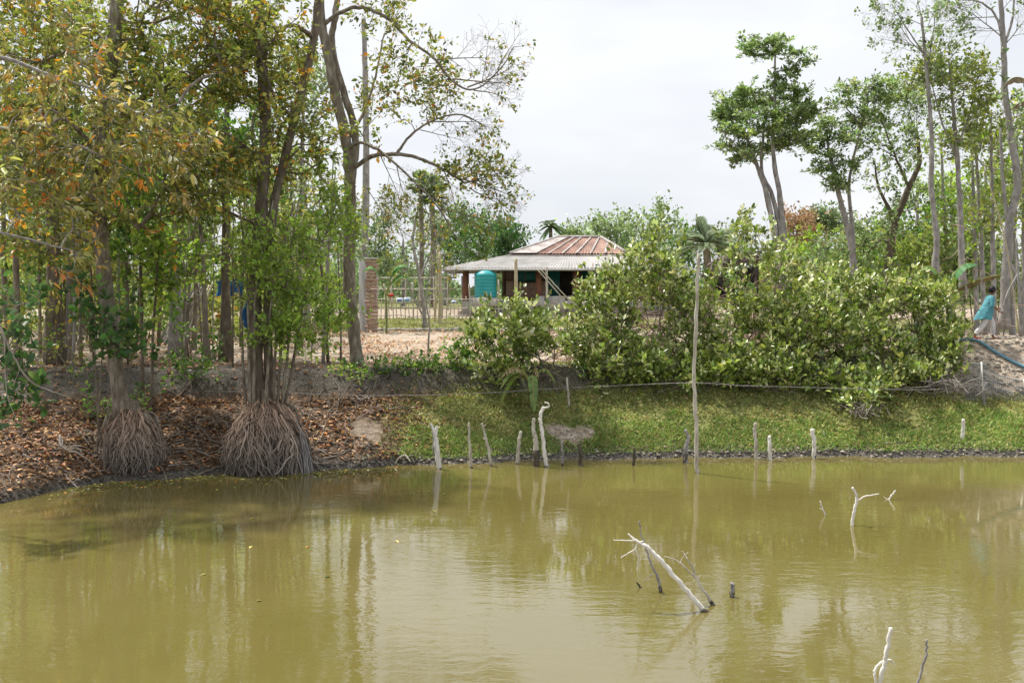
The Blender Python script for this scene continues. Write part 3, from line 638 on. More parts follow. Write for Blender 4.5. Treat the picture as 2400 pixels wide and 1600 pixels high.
# brick pillar and white sheet behind the big tree
M['white'] = noise_mat('white_plastic_sheet', [(.3, (0.55, 0.58, 0.66)), (.7, (0.78, 0.80, 0.86))], 1.5, .5, bump=.4)
b_ = onground(871, 40); pil = empty('brick_pillar', b_, 'rough brick pillar standing behind the forked big tree', 'pillar')
mb = MB()
for i in range(20):
    mb.box(b_ + (rng.normal(0, .02), rng.normal(0, .02), .07 + i * .145), (.40 + .04 * rng.random(), .40, .12), rng.normal(0, .05))
mb.build('brick_courses', M['brick'], pil); mb = MB(); mb.box(b_ + (0, 0, 2.95), (.5, .5, .06)); mb.build('cap', M['plinth'], pil)
mb = MB(); x0 = P(836, 0, 40.3)[0]; x1 = P(860, 0, 40.3)[0]
g = 14
V = []
for iz in range(g + 1):
    for ix in range(7):
        V.append((x0 + (x1 - x0) * ix / 6, 40.3 + .05 * sin(ix * 1.9 + iz * .7), 1.85 + 2.9 * iz / g))
mb.add(V, [(a * 7 + c, a * 7 + c + 1, a * 7 + c + 8, a * 7 + c + 7) for a in range(g) for c in range(6)])
V2 = [(a, b2 + .02, c) for a, b2, c in V]; mb.add(V2, [(a * 7 + c, a * 7 + c + 7, a * 7 + c + 8, a * 7 + c + 1) for a in range(g) for c in range(6)])
tag(mb.build('plastic_sheet', M['white'], smooth=True), 'white plastic sheet hanging between big tree and brick pillar', 'sheet')

# bags with blue print hung on the fence
M['blue'] = noise_mat('blue_print', [(.3, (0.03, 0.08, 0.40)), (.7, (0.05, 0.16, 0.55))], 3, .6, bump=0)
M['skyblue'] = noise_mat('light_blue_print', [(.3, (0.08, 0.30, 0.62)), (.7, (0.12, 0.40, 0.72))], 3, .6, bump=0)
M['red'] = noise_mat('red_cloth', [(.3, (0.40, 0.05, 0.05)), (.7, (0.6, 0.10, 0.08))], 3, .7, bump=0)
def bag(px, py, y, wd, h, mt, label):
    c = P(px, py, y); o = empty('printed_bag', c - (0, 0, h / 2), label, 'bag')
    mb = MB(); n_ = 8
    prof = [(-.5, .05), (-.42, .09), (0, .11), (.42, .09), (.5, .02)]
    V = []
    for z, dth in prof:
        for a in np.linspace(0, 2 * pi, 16, endpoint=False): V.append(c + np.array((cos(a) * wd / 2 * (1 - .1 * abs(z)), sin(a) * dth, z * h)))
    mb.add(V, [(i * 16 + j, i * 16 + (j + 1) % 16, (i + 1) * 16 + (j + 1) % 16, (i + 1) * 16 + j) for i in range(4) for j in range(16)]); mb.build('sack', M['white'], o, smooth=True)
    mb = MB()
    for k in range(4): mb.box(c + (wd * (-.24 + .16 * k), -.118, h * .02 * (-1) ** k), (wd * .11, .012, h * (.42 if k % 2 else .34)))
    mb.build('print', M[mt], o)
    return o
bag(937, 704, 46.5, .32, .26, 'blue', 'white bag with dark blue print on the yard fence')
bag(955, 703, 46.55, .32, .26, 'skyblue', 'white bag with light blue print, right of the dark blue one')
bag(1064, 708, 46.5, .24, .16, 'blue', 'small white bag with blue print near the house corner')
c = P(917, 692, 46.4); mb = MB(); mb.tube([c + (-.12, 0, 0), c, c + (.12, 0, .02)], [.07, .09, .06], 8); tag(mb.build('cloth_bundle', M['red'], base=c), 'small red and white cloth bundle on the fence rail', 'cloth')

# lean-to of sticks at the left (woodpile)
b_ = onground(430, 33)
wp = empty('woodpile', b_, 'leaning stack of bleached poles and sticks behind the left trees', 'woodpile')
for i in range(46):
    s = rng.random(); bb = onground(372 + 60 * s + rng.normal(0, 8), 32 + rng.random() * 1.4, -.02) ; tt = P(452 + 28 * s + rng.normal(0, 9), 665 + 30 * rng.random(), 32.6 + rng.random())
    mb = MB(); mb.tube(curve([bb, (bb + tt) / 2 + rng.standard_normal(3) * .03, tt + (tt - bb) * .08 * rng.random()], 3), [.035] * 3 + [.025] * 4, 6, True, .08); mb.build('stick', M['wood' if i % 3 else 'woodgrey'], wp)
# blue cloth hung in the trees
M['bluecloth'] = noise_mat('blue_tarpaulin', [(.3, (0.03, 0.10, 0.28)), (.6, (0.06, 0.20, 0.45)), (.72, (0.25, 0.42, 0.6))], 3, .7, bump=.4)
def cloth(name, label, cat, px0, py0, px1, py1, y, matn, g1=8, g2=10, amp=.08):
    V = []; 
    for i in range(g2 + 1):
        for j in range(g1 + 1):
            p = P(px0 + (px1 - px0) * j / g1 + 4 * sin(i * .8), py0 + (py1 - py0) * i / g2 + 6 * sin(j * 1.4), y); p[1] += amp * sin(j * 2.1 + i * .5) ; V.append(p)
    w_ = g1 + 1; f = [(a * w_ + c, a * w_ + w_ + c, a * w_ + w_ + c + 1, a * w_ + c + 1) for a in range(g2) for c in range(g1)]
    mb = MB(); mb.add(V, f); mb.add([v + np.array((0, .012, 0)) for v in V], [tuple(reversed(k)) for k in f]); return tag(mb.build(name, M[matn], smooth=True, base=V[0]), label, cat)
cloth('blue_tarpaulin', 'crumpled blue tarpaulin hanging behind the right-hand root clump stems', 'tarpaulin', 570, 690, 600, 765, 26.5, 'bluecloth')
cloth('hanging_cloth', 'dark blue cloth strip tied between the trees above the tarpaulin', 'cloth', 505, 655, 566, 690, 28, 'bluecloth', 10, 4)
cloth('hanging_cloth', 'dark blue rag wrapped round the trunk of the left root clump tree', 'cloth', 236, 765, 272, 782, 18.8, 'bluecloth', 8, 3)

# thatched hut among the bushes
b_ = onground(1715, 31); hut = empty('thatched_hut', b_, 'small dark hut with a sagging grey thatch roof among the bushes', 'hut')
M['thatch'] = noise_mat('grey_thatch', [(.3, (0.10, 0.08, 0.07)), (.6, (0.24, 0.20, 0.17))], 10, .95, (1, 1, .3), 1)
a0, a1 = P(1668, 652, 30), P(1730, 606, 31.5)
mb = MB()
r0_ = [P(1664, 640, 29.6), P(1690, 612, 30.2), P(1726, 598, 31.0), P(1775, 600, 32.2)]
for k in range(240):
    s = rng.random(); j = min(2, int(s * 3)); p = r0_[j] + (r0_[j + 1] - r0_[j]) * (s * 3 - j) + rng.standard_normal(3) * .05
    dr_ = np.array((rng.normal(-.15, .1), rng.normal(-.25, .15), -rng.random() * .35)); mb.tube([p, p + dr_ * .5 + (0, 0, .03), p + dr_], [.03, .035, .02], 4)
mb.tube(curve(r0_, 5), [.1] * 16, 8, True, .2)
mb.build('roof', M['thatch'], hut)
mb = MB(); q0 = P(1676, 655, 30.4); q1 = P(1778, 655, 32.4); mb.add([q0 + (0, 0, -.6), q1 + (0, 0, -.6), q1 + (0, 0, .45), q0 + (0, 0, .1), q0 + (.3, 2, -.6), q1 + (.3, 2, -.6), q1 + (.3, 2, .45), q0 + (.3, 2, .1)], [(0, 1, 2, 3), (5, 4, 7, 6), (4, 0, 3, 7), (1, 5, 6, 2), (3, 2, 6, 7)])
mb.build('wall', M['black'], hut)
for px in (1672, 1770):
    y_ = 30.2 if px < 1700 else 32; q = P(px, 640, y_); mb = MB(); mb.tube([np.array((q[0], y_, Hh(q[0], y_))), q], .06, 6); mb.build('post', M['barkdark'], hut)

# ================================================================== TREES, LEFT BANK
Bt = onground  # shorthand
# A: big trunk on the left root ball
make_tree('bank_tree', 'tall grey-trunked tree growing from the left root ball', 'tree',
    [([(290, 975, 18.7), (272, 860, 18.8), (258, 750, 18.9), (240, 600, 19), (226, 450, 19.1), (238, 300, 19.2), (262, 130, 19.2), (275, 0, 19.2), (282, -120, 19.2)], .15, .13),
     ([(226, 470, 19.1), (255, 380, 18.6), (330, 290, 18), (420, 240, 17.6)], .05, .02),
     ([(238, 380, 19.1), (180, 300, 18.4), (90, 240, 17.8)], .05, .02)],
    [(150, 180, 19.5, 210, 210, 2.0, 360), (420, 130, 19.5, 180, 190, 2.0, 330), (330, 420, 18.5, 200, 130, 1.6, 170), (80, 460, 18.6, 150, 160, 1.6, 140)], OLIVE,
    leaf=(.115, .056), per=26, spread=.30, droop=.35)
# near drooping branches with orange leaves
make_tree('orange_leaved_tree', 'drooping near branches with orange and cream leaves at the left edge', 'tree',
    [([(-560, 1250, 14.9), (-540, 800, 15.1), (-480, 300, 15.4), (-350, 60, 15.9)], .16, .09),
     ([(-400, 150, 15.7), (-160, 110, 15.9), (0, 135, 16.1), (100, 170, 16.2), (260, 230, 16.4), (420, 330, 16.7)], .05, .012),
     ([(-420, 330, 15.7), (-150, 320, 15.9), (20, 300, 16.0), (190, 345, 16.3), (350, 420, 16.7)], .045, .01),
     ([(-400, 450, 15.7), (-100, 520, 15.9), (60, 560, 16.0), (180, 590, 16.2)], .03, .01)],
    [(120, 130, 16.2, 170, 120, .9, 55), (250, 310, 16.4, 230, 130, 1.0, 120), (60, 420, 16.1, 150, 130, .9, 60), (420, 380, 16.8, 120, 90, .8, 36), (120, 600, 16.3, 150, 80, .8, 26)], ORANGE,
    leaf=(.15, .055), per=15, spread=.26, mats=('barkpale', 'twigpale', 'leaf'), droop=.7, rtip=.004, rmax=.03, base=(-11.8, 15.2, 0.9), lift=.1, outward=.5)
# B: clump on the right root ball
make_tree('bank_tree', 'multi-stemmed dark tree growing from the right root ball', 'tree',
    [([(606, 945, 19.2), (600, 800, 19.3), (598, 650, 19.4), (612, 480, 19.5), (622, 300, 19.6), (612, 120, 19.6), (604, -100, 19.6)], .13, .11),
     ([(632, 940, 19.3), (628, 720, 19.4), (640, 500, 19.6), (690, 280, 19.8), (738, 80, 20), (752, -90, 20)], .09, .08),
     ([(690, 280, 19.8), (640, 220, 19.4), (600, 100, 19.2)], .04, .02),
     ([(738, 90, 20), (680, 60, 19.4), (625, 110, 19), (560, 170, 18.8)], .05, .015),
     ([(620, 390, 19.6), (560, 330, 19), (500, 300, 18.6)], .04, .015)],
    [(560, 90, 19.8, 170, 160, 2.0, 300), (600, 330, 19.5, 150, 130, 1.6, 170), (680, 60, 19.8, 60, 70, 1.4, 25), (470, 420, 19, 120, 100, 1.5, 80), (730, 290, 20, 70, 130, 1, 34)], OLIVE, mats=('barkdark', 'twig', 'leaf'),
    leaf=(.108, .054), per=25, spread=.28, droop=.3)
# fresh green stems of the clump
st = []
for i, (a, b2, c, y_) in enumerate([(575, 560, 520, 19.0), (586, 580, 560, 18.9), (640, 650, 640, 19.0), (650, 668, 700, 19.1), (661, 690, 740, 19.1), (668, 720, 790, 19.2), (595, 600, 640, 18.9), (622, 640, 690, 18.85)]):
    st.append(([(a, 945, y_), (a * .6 + b2 * .4, 840, y_), (b2, 680, y_ + .1), (c, 470, y_ + .3)], .034, .014))
make_tree('leafy_sapling', 'clump of thin stems with fresh bright green leaves on the right root ball', 'sapling', st,
    [(690, 590, 19.3, 130, 190, 1.2, 300), (720, 740, 19.1, 100, 85, .8, 120), (600, 640, 18.8, 70, 120, .5, 40), (640, 790, 18.9, 70, 60, .6, 40), (770, 520, 19.6, 80, 100, .8, 50), (830, 560, 19.9, 40, 90, .5, 22)], FRESH,
    leaf=(.085, .05), per=20, spread=.24, droop=-.1, rtip=.0035, rmax=.02, upn=.8)
# C: the big forked tree
make_tree('big_forked_tree', 'big forked tree with long arching limbs right of the thicket', 'tree',
    [([(838, 862, 23.3), (828, 760, 23.3), (818, 640, 23.3), (822, 500, 23.3), (818, 400, 23.3), (812, 330, 23.3), (790, 240, 23.3), (770, 140, 23.3), (752, 40, 23.3), (745, -90, 23.3)], .155, .10),
     ([(820, 430, 23.3), (832, 360, 23.3), (828, 290, 23.4), (800, 200, 23.5), (778, 110, 23.6), (785, 40, 23.6), (800, -60, 23.6)], .10, .07),
     ([(822, 400, 23.3), (870, 368, 23.1), (930, 362, 22.9), (985, 372, 22.8), (1040, 398, 22.7), (1090, 430, 22.6)], .058, .024),
     ([(815, 350, 23.3), (850, 335, 22.8), (905, 365, 22.4), (975, 430, 22.0), (1030, 490, 21.8), (1070, 560, 21.6)], .040, .012),
     ([(756, 60, 23.3), (800, 28, 23.1), (850, 18, 22.9), (910, 45, 22.8), (960, 95, 22.7), (1020, 140, 22.6), (1060, 190, 22.5), (1110, 210, 22.4), (1170, 165, 22.3), (1205, 110, 22.2)], .052, .010),
     ([(930, 362, 22.9), (960, 320, 22.9), (1010, 285, 22.9), (1080, 268, 22.8), (1140, 300, 22.7)], .035, .01),
     ([(825, 590, 23.3), (790, 470, 23.6), (740, 400, 23.8), (690, 360, 24)], .05, .02),
     ([(812, 330, 23.3), (850, 270, 23.8), (880, 180, 24.2), (900, 80, 24.5)], .045, .02)],
    [(960, 90, 22.9, 130, 100, 1.2, 75), (1050, 60, 22.7, 70, 60, .9, 30), (960, 215, 23, 110, 100, 1.1, 75), (890, 300, 23.1, 70, 90, .9, 45), (1120, 395, 22.7, 80, 40, .7, 46), (1170, 450, 22.6, 50, 50, .6, 22), (1060, 420, 22.8, 60, 40, .6, 18), (800, 480, 23.5, 60, 110, .9, 50), (900, 20, 23.3, 110, 50, 1.2, 40), (1020, 190, 22.9, 60, 70, .8, 30), (690, 420, 23.6, 60, 90, .9, 45)], OLIVE,
    arches=[(1060, 185, 22.5, 1, .1, 136, .020, .5, 3), (1095, 205, 22.4, 1, -.35, 122, .022, .9, 3), (1110, 212, 22.4, 1, .25, 93, .016, .3, 3), (1020, 140, 22.6, 1, -.05, 136, .018, .2, 3), (1165, 165, 22.3, .5, -1, 108, .012, .3, 2), (1205, 110, 22.2, 1, .2, 43, .008, .6, 1), (1130, 195, 22.3, .2, -1, 115, .010, .2, 2),
     (1010, 285, 22.9, 1, -.05, 122, .018, -.1, 3), (1080, 268, 22.8, 1, .45, 93, .014, -.2, 3), (985, 305, 22.9, 1, .3, 108, .012, .4, 3), (1000, 290, 22.9, .6, -.7, 64, .010, .3, 2),
     (1090, 430, 22.6, 1, -.3, 122, .020, .4, 3), (1075, 418, 22.6, 1, .25, 136, .020, -.1, 3), (1100, 440, 22.6, 1, .7, 115, .016, .1, 3), (1060, 410, 22.7, 1, -.7, 93, .012, .3, 3), (1040, 400, 22.7, .5, 1, 129, .014, -.1, 3), (975, 430, 22, .5, 1, 122, .014, -.2, 3), (1030, 490, 21.8, 1, .2, 122, .014, -.1, 3), (1070, 560, 21.6, .8, .5, 64, .010, 0, 2), (930, 390, 22.3, .2, 1, 108, .012, -.1, 3), (890, 362, 22.6, .5, 1, 136, .013, -.1, 3), (860, 440, 23, .6, 1, 108, .012, -.1, 3)], tipleaf=.05,
    leaf=(.105, .056), per=13, spread=.24, rtip=.0034, rmax=.05, step=.3, lift=.25, droop=.25)
# hanging bare twigs at the top of the yard
make_tree('bare_sapling', 'slim crooked bare tree standing in the yard grass by the fence', 'tree',
    [([(996, 768, 41.5), (992, 700, 41.5), (982, 640, 41.5), (968, 560, 41.5), (985, 470, 41.4)], .09, .04), ([(993, 740, 41.5), (965, 690, 41.5), (950, 620, 41.5), (945, 560, 41.5)], .04, .02), ([(984, 650, 41.5), (1010, 590, 41.5), (1025, 530, 41.5)], .04, .02)],
    [(975, 560, 41.5, 60, 50, 1.0, 16), (1010, 640, 41.5, 60, 60, 1.0, 10)], OLIVE, arches=[(985, 470, 41.4, .3, -1, 80, .02, .1, 3), (968, 560, 41.5, -.8, -.7, 90, .02, .1, 3), (975, 600, 41.5, .7, -.8, 90, .02, .1, 3), (1025, 530, 41.5, .4, -1, 90, .016, .1, 3), (945, 560, 41.5, -.3, -1, 90, .016, .1, 3), (985, 660, 41.5, .9, -.4, 80, .016, .1, 3), (985, 650, 41.5, -.9, -.3, 80, .016, .1, 3), (975, 520, 41.5, -.9, -.6, 80, .016, .1, 3)], leaf=(.13, .08), per=6, spread=.4, rtip=.008, rmax=.04, mats=('barkpale', 'twigpale', 'leaf'))
make_tree('bare_sapling', 'thin leafless sapling on the sandy ground before the yard', 'tree',
    [([(1004, 825, 27), (1006, 760, 27), (1000, 700, 27), (1008, 620, 27)], .03, .012)],
    [(1010, 690, 27, 45, 50, .5, 8)], FRESH, arches=[(1004, 740, 27, -.6, -1, 90, .010, .1, 2), (1001, 710, 27, .6, -1, 90, .010, .1, 2), (1008, 640, 27, .2, -1, 70, .008, .1, 2), (1005, 760, 27, 1, -.2, 60, .008, -.3, 2)], leaf=(.07, .045), per=5, spread=.2, rtip=.004, rmax=.015, mats=('barkpale', 'twigpale', 'leaf'))

# background of the thicket
def quick_tree(px, y, topy, r0, crown, pal, label, group=None, lean=0, name='thicket_tree', per=28, leaf=(.135, .08), cl=70, mats=('bark', 'twig', 'leaf'), spread=.34, r1=None, simple=False, pybase=None):
    g0 = onground(px, y, -.05); midp = (690 + topy) / 2
    py0 = 800 - (F * ((g0[2] - CAMZ) / y) * 1.0 + 110)  # near enough to the projected foot
    tr_ = [([(px, py0, y), (px + lean * .3, py0 * .6 + topy * .4, y), (px + lean * .65, py0 * .3 + topy * .7, y + .1), (px + lean, topy, y + .2)], r0, r1 or r0 * .4)]
    return make_tree(name, label, 'tree', tr_, [(*c[:3], *c[3:]) for c in crown], pal, group, leaf, per, spread, mats, sides=7, rtip=.007, rmax=.05, simple=simple)
TH = 'trees of the thicket on the left bank'
quick_tree(128, 24, -60, .19, [(110, 80, 24, 150, 190, 2, 120), (60, 330, 24, 130, 140, 1.8, 70)], OLIVE, 'thick brown trunk near the left edge behind the bank', TH, lean=-10, mats=('barkdark', 'twig', 'leaf'))
quick_tree(163, 26, 60, .10, [(190, 330, 26, 120, 180, 1.8, 70)], OLIVE, 'slimmer trunk just right of the thick brown trunk at far left', TH, lean=20)
quick_tree(413, 27, 80, .17, [(420, 250, 27, 170, 170, 2.2, 120)], GREEN, 'grey trunk in front of the pole stack', TH, lean=-12, mats=('barkpale', 'twig', 'leaf'))
quick_tree(487, 25, 350, .07, [(470, 480, 25.5, 120, 130, 1.6, 70)], FRESH, 'thin trunk leaning left between the two root balls', TH, lean=-30)
quick_tree(528, 25.5, 120, .14, [(520, 300, 26, 140, 200, 2, 110)], GREEN, 'dark trunk standing left of the blue tarpaulin', TH, lean=6, mats=('barkdark', 'twig', 'leaf'))
quick_tree(335, 21, 330, .045, [(330, 520, 21, 90, 150, 1.1, 60)], GREEN, 'slender stem right beside the grey trunk of the left root ball', TH, lean=-12, mats=('barkdark', 'twig', 'leaf'))
quick_tree(352, 20.6, 420, .035, [(380, 600, 21, 80, 120, 1, 40)], FRESH, 'second slender stem right of the left root ball, leaning right', TH, lean=30, mats=('barkdark', 'twig', 'leaf'))
quick_tree(42, 22, 200, .08, [(30, 400, 22, 120, 190, 1.6, 90)], OLIVE, 'leftmost visible trunk at the picture edge', TH, lean=-12)
quick_tree(800, 24.5, 560, .03, [(790, 700, 24.5, 40, 60, .6, 14)], FRESH, 'thin stem just left of the forked big tree', TH, lean=-8, leaf=(.08, .05), spread=.2)
quick_tree(700, 29, 120, .09, [(720, 250, 29, 90, 180, 2, 80)], PALE, 'pale slim trunk rising behind the green saplings', TH, lean=14, mats=('barkpale', 'twigpale', 'leaf'))
for i, (px, y, r_) in enumerate([(95, 27, .05), (215, 29, .06), (190, 25, .05), (262, 28, .05), (300, 26.5, .045), (372, 31, .06), (455, 30, .07), (565, 31, .06), (660, 33, .07), (150, 31, .05), (10, 28, .09), (238, 33, .07)]):
    ords = ['between the two thickest left trunks', 'behind the left root ball, left side', 'just right of the slimmer far-left trunk', 'directly behind the left root ball', 'right of the left root ball', 'left of the pole stack', 'right of the pole stack', 'behind the blue tarpaulin', 'behind the bright green saplings', 'deep in shade at far left', 'at the very left picture edge', 'deepest one behind the left root ball']
    quick_tree(px, y, 250 + 90 * rng.random(), r_, [(px, 420, y, 110, 150, 2.0, 60), (px + 10, 620, y, 80, 90, 1.5, 24)], [GREEN, YEL, OLIVE][i % 3], 'thin thicket stem ' + ords[i], TH, lean=rng.uniform(-25, 25), cl=60, mats=(['bark', 'barkdark'][i % 2], 'twig', 'leaf'))
BT_ = 'pale green trees behind the thicket'
lab = ['far left', 'left of the grey trunk', 'above the pole stack', 'behind the dark tarpaulin trunk', 'behind the sapling clump', 'left of the forked big tree', 'between forked tree and sapling clump', 'leftmost and lowest', 'beyond the left root ball']
for i, (px, y, ty) in enumerate([(40, 40, 330), (190, 38, 300), (330, 42, 360), (470, 40, 330), (600, 44, 380), (720, 42, 400), (660, 52, 330), (-60, 36, 250), (260, 50, 280)]):
    quick_tree(px, y, ty, .14, [(px, ty + 60, y, 110, 110, 2.4, 70), (px + 20, ty + 220, y, 120, 110, 2.4, 80), (px, ty + 330, y, 110, 60, 2.4, 40)], [YEL, FRESH, PALE][i % 3], 'yellow-green tree behind the thicket, ' + lab[i], BT_, lean=rng.uniform(-20, 20), leaf=(.22, .13), per=14, spread=.6, name='background_tree', mats=('barkpale', 'twigpale', 'leaf'), simple=True)

def shrub(px, y, blobs, pal, label, name='shrub', cat='shrub', nst=6, leaf=(.09, .05), per=16, spread=.22, mats=('twig', 'twig', 'leaf'), group=None, r=.02, sp=40, rtip=.004, rmax=.02, base_dy=0, **kw):
    g0 = onground(px, y, -.04); py0 = 690 + (CAMZ - g0[2]) / y * F
    cx = np.mean([b[0] for b in blobs]); cy = np.mean([b[1] for b in blobs]); st = []
    for i in range(nst):
        b = blobs[i % len(blobs)]; ex = b[0] + rng.normal(0, b[3] * .35); ey = b[1] + rng.normal(0, b[4] * .2); sx_ = px + rng.uniform(-sp, sp)
        yy = y + rng.uniform(-.4, .4)
        xs_ = (sx_ - 1200) / F * yy; z_ = Hh(xs_, yy) - .04; pyy = 690 + (CAMZ - z_) / yy * F
        st.append(([(sx_, pyy, yy), (sx_ * .7 + ex * .3 + rng.normal(0, 6), pyy * .6 + ey * .4, (yy + b[2]) / 2), (ex, ey, b[2])], r, r * .4))
    return make_tree(name, label, cat, st, blobs, pal, group, leaf, per, spread, mats, rtip=rtip, rmax=rmax, step=.2, **kw)
for i in range(30):
    px = rng.uniform(150, 800); y = rng.uniform(22.5, 29); r_ = rng.uniform(.02, .045)
    quick_tree(px, y, rng.uniform(330, 560), r_, [(px, 520, y, 50, 110, .8, 14)], [GREEN, YEL, OLIVE][i % 3], 'one of many thin bare stems crowding the left thicket', 'thin stems crowding the left thicket', name='thin_tree', lean=rng.uniform(-40, 40), per=12, leaf=(.11, .065), mats=(['bark', 'barkdark', 'barkpale'][i % 3], 'twig', 'leaf'))
ul = ['at far left', 'under the thick brown trunk', 'behind the left root ball', 'left of the pole stack', 'around the pole stack foot', 'between pole stack and tarpaulin', 'behind the right root ball', 'left of the forked tree, low', 'at the very left edge, taller', 'right of the thick brown trunk, taller', 'above the pole stack', 'behind the sapling clump, taller']
for i, (px, y, ty) in enumerate([(0, 29, 740), (110, 31, 745), (210, 32, 730), (310, 34, 740), (400, 36, 745), (520, 35, 745), (620, 33, 745), (720, 37, 730), (40, 33, 600), (190, 34, 560), (430, 38, 580), (610, 36, 600)]):
    shrub(px, y, [(px, ty, y, 75, 50, 1.3, 60), (px + 40, ty - 70, y + .5, 65, 50, 1.2, 40)], [YEL, FRESH, OLIVE][i % 3], 'undergrowth shrub inside the thicket, ' + ul[i], nst=5, leaf=(.15, .09), per=15, spread=.36, group='undergrowth shrubs of the thicket', r=.03, rtip=.006)
shrub(265, 18.3, [(250, 780, 18.2, 70, 60, .5, 26), (310, 820, 18.2, 60, 50, .5, 16), (215, 700, 18.3, 40, 60, .4, 10)], DEEP, 'dark broad-leaved sapling in front of the left root ball trunk', 'sapling', 'sapling', 4, (.15, .10), 10, .22)
shrub(-230, 15.4, [(60, 900, 14.0, 70, 60, .4, 22), (20, 800, 14, 50, 80, .4, 16), (10, 980, 13.9, 30, 40, .3, 6), (40, 690, 14.2, 70, 60, .4, 22)], DEEP, 'dark leafy sapling at the near left shore', 'sapling', 'sapling', 4, (.13, .085), 9, .2)
shrub(250, 20.2, [(230, 955, 19.6, 60, 30, .4, 20), (340, 930, 20.0, 50, 40, .4, 12), (180, 900, 20.2, 60, 40, .4, 18)], GREEN, 'low green weeds beside the left root ball', nst=5, leaf=(.08, .05), per=9, spread=.16)
shrub(455, 22, [(440, 860, 22, 60, 60, .5, 26), (400, 760, 22.5, 50, 60, .5, 16), (500, 840, 22, 40, 50, .4, 14)], GREEN, 'small green shrub on the bund between the root balls', nst=6, leaf=(.10, .06), per=12)
shrub(90, 22, [(90, 840, 22, 110, 70, .6, 46), (60, 740, 22.6, 90, 60, .6, 26)], OLIVE, 'brownish undergrowth along the bund at far left', nst=8, leaf=(.09, .05), per=12, sp=90)
shrub(760, 21.5, [(730, 860, 21.7, 70, 40, .4, 22), (820, 880, 21.9, 60, 26, .4, 16)], FRESH, 'light green weeds on the bund left of the forked tree foot', nst=5, leaf=(.075, .045), per=10, spread=.15)
# creepers on bund
shrub(960, 23.0, [(900, 885, 22.8, 70, 30, .4, 60), (1000, 880, 22.8, 90, 40, .4, 90), (1080, 850, 23, 50, 50, .4, 50)], GREEN, 'dark green creepers hanging over the bund beyond the forked tree', name='creeper', cat='creeper', nst=10, leaf=(.085, .06), per=16, spread=.2, sp=110)
shrub(640, 22.9, [(420, 885, 22.6, 90, 22, .3, 40), (580, 888, 22.7, 60, 20, .3, 20), (690, 880, 22.7, 70, 22, .3, 36), (810, 878, 22.8, 80, 24, .3, 40)], DEEP, 'low dark creepers along the earth bund behind the root balls', name='creeper', cat='creeper', nst=12, leaf=(.08, .055), per=10, spread=.16, sp=190)

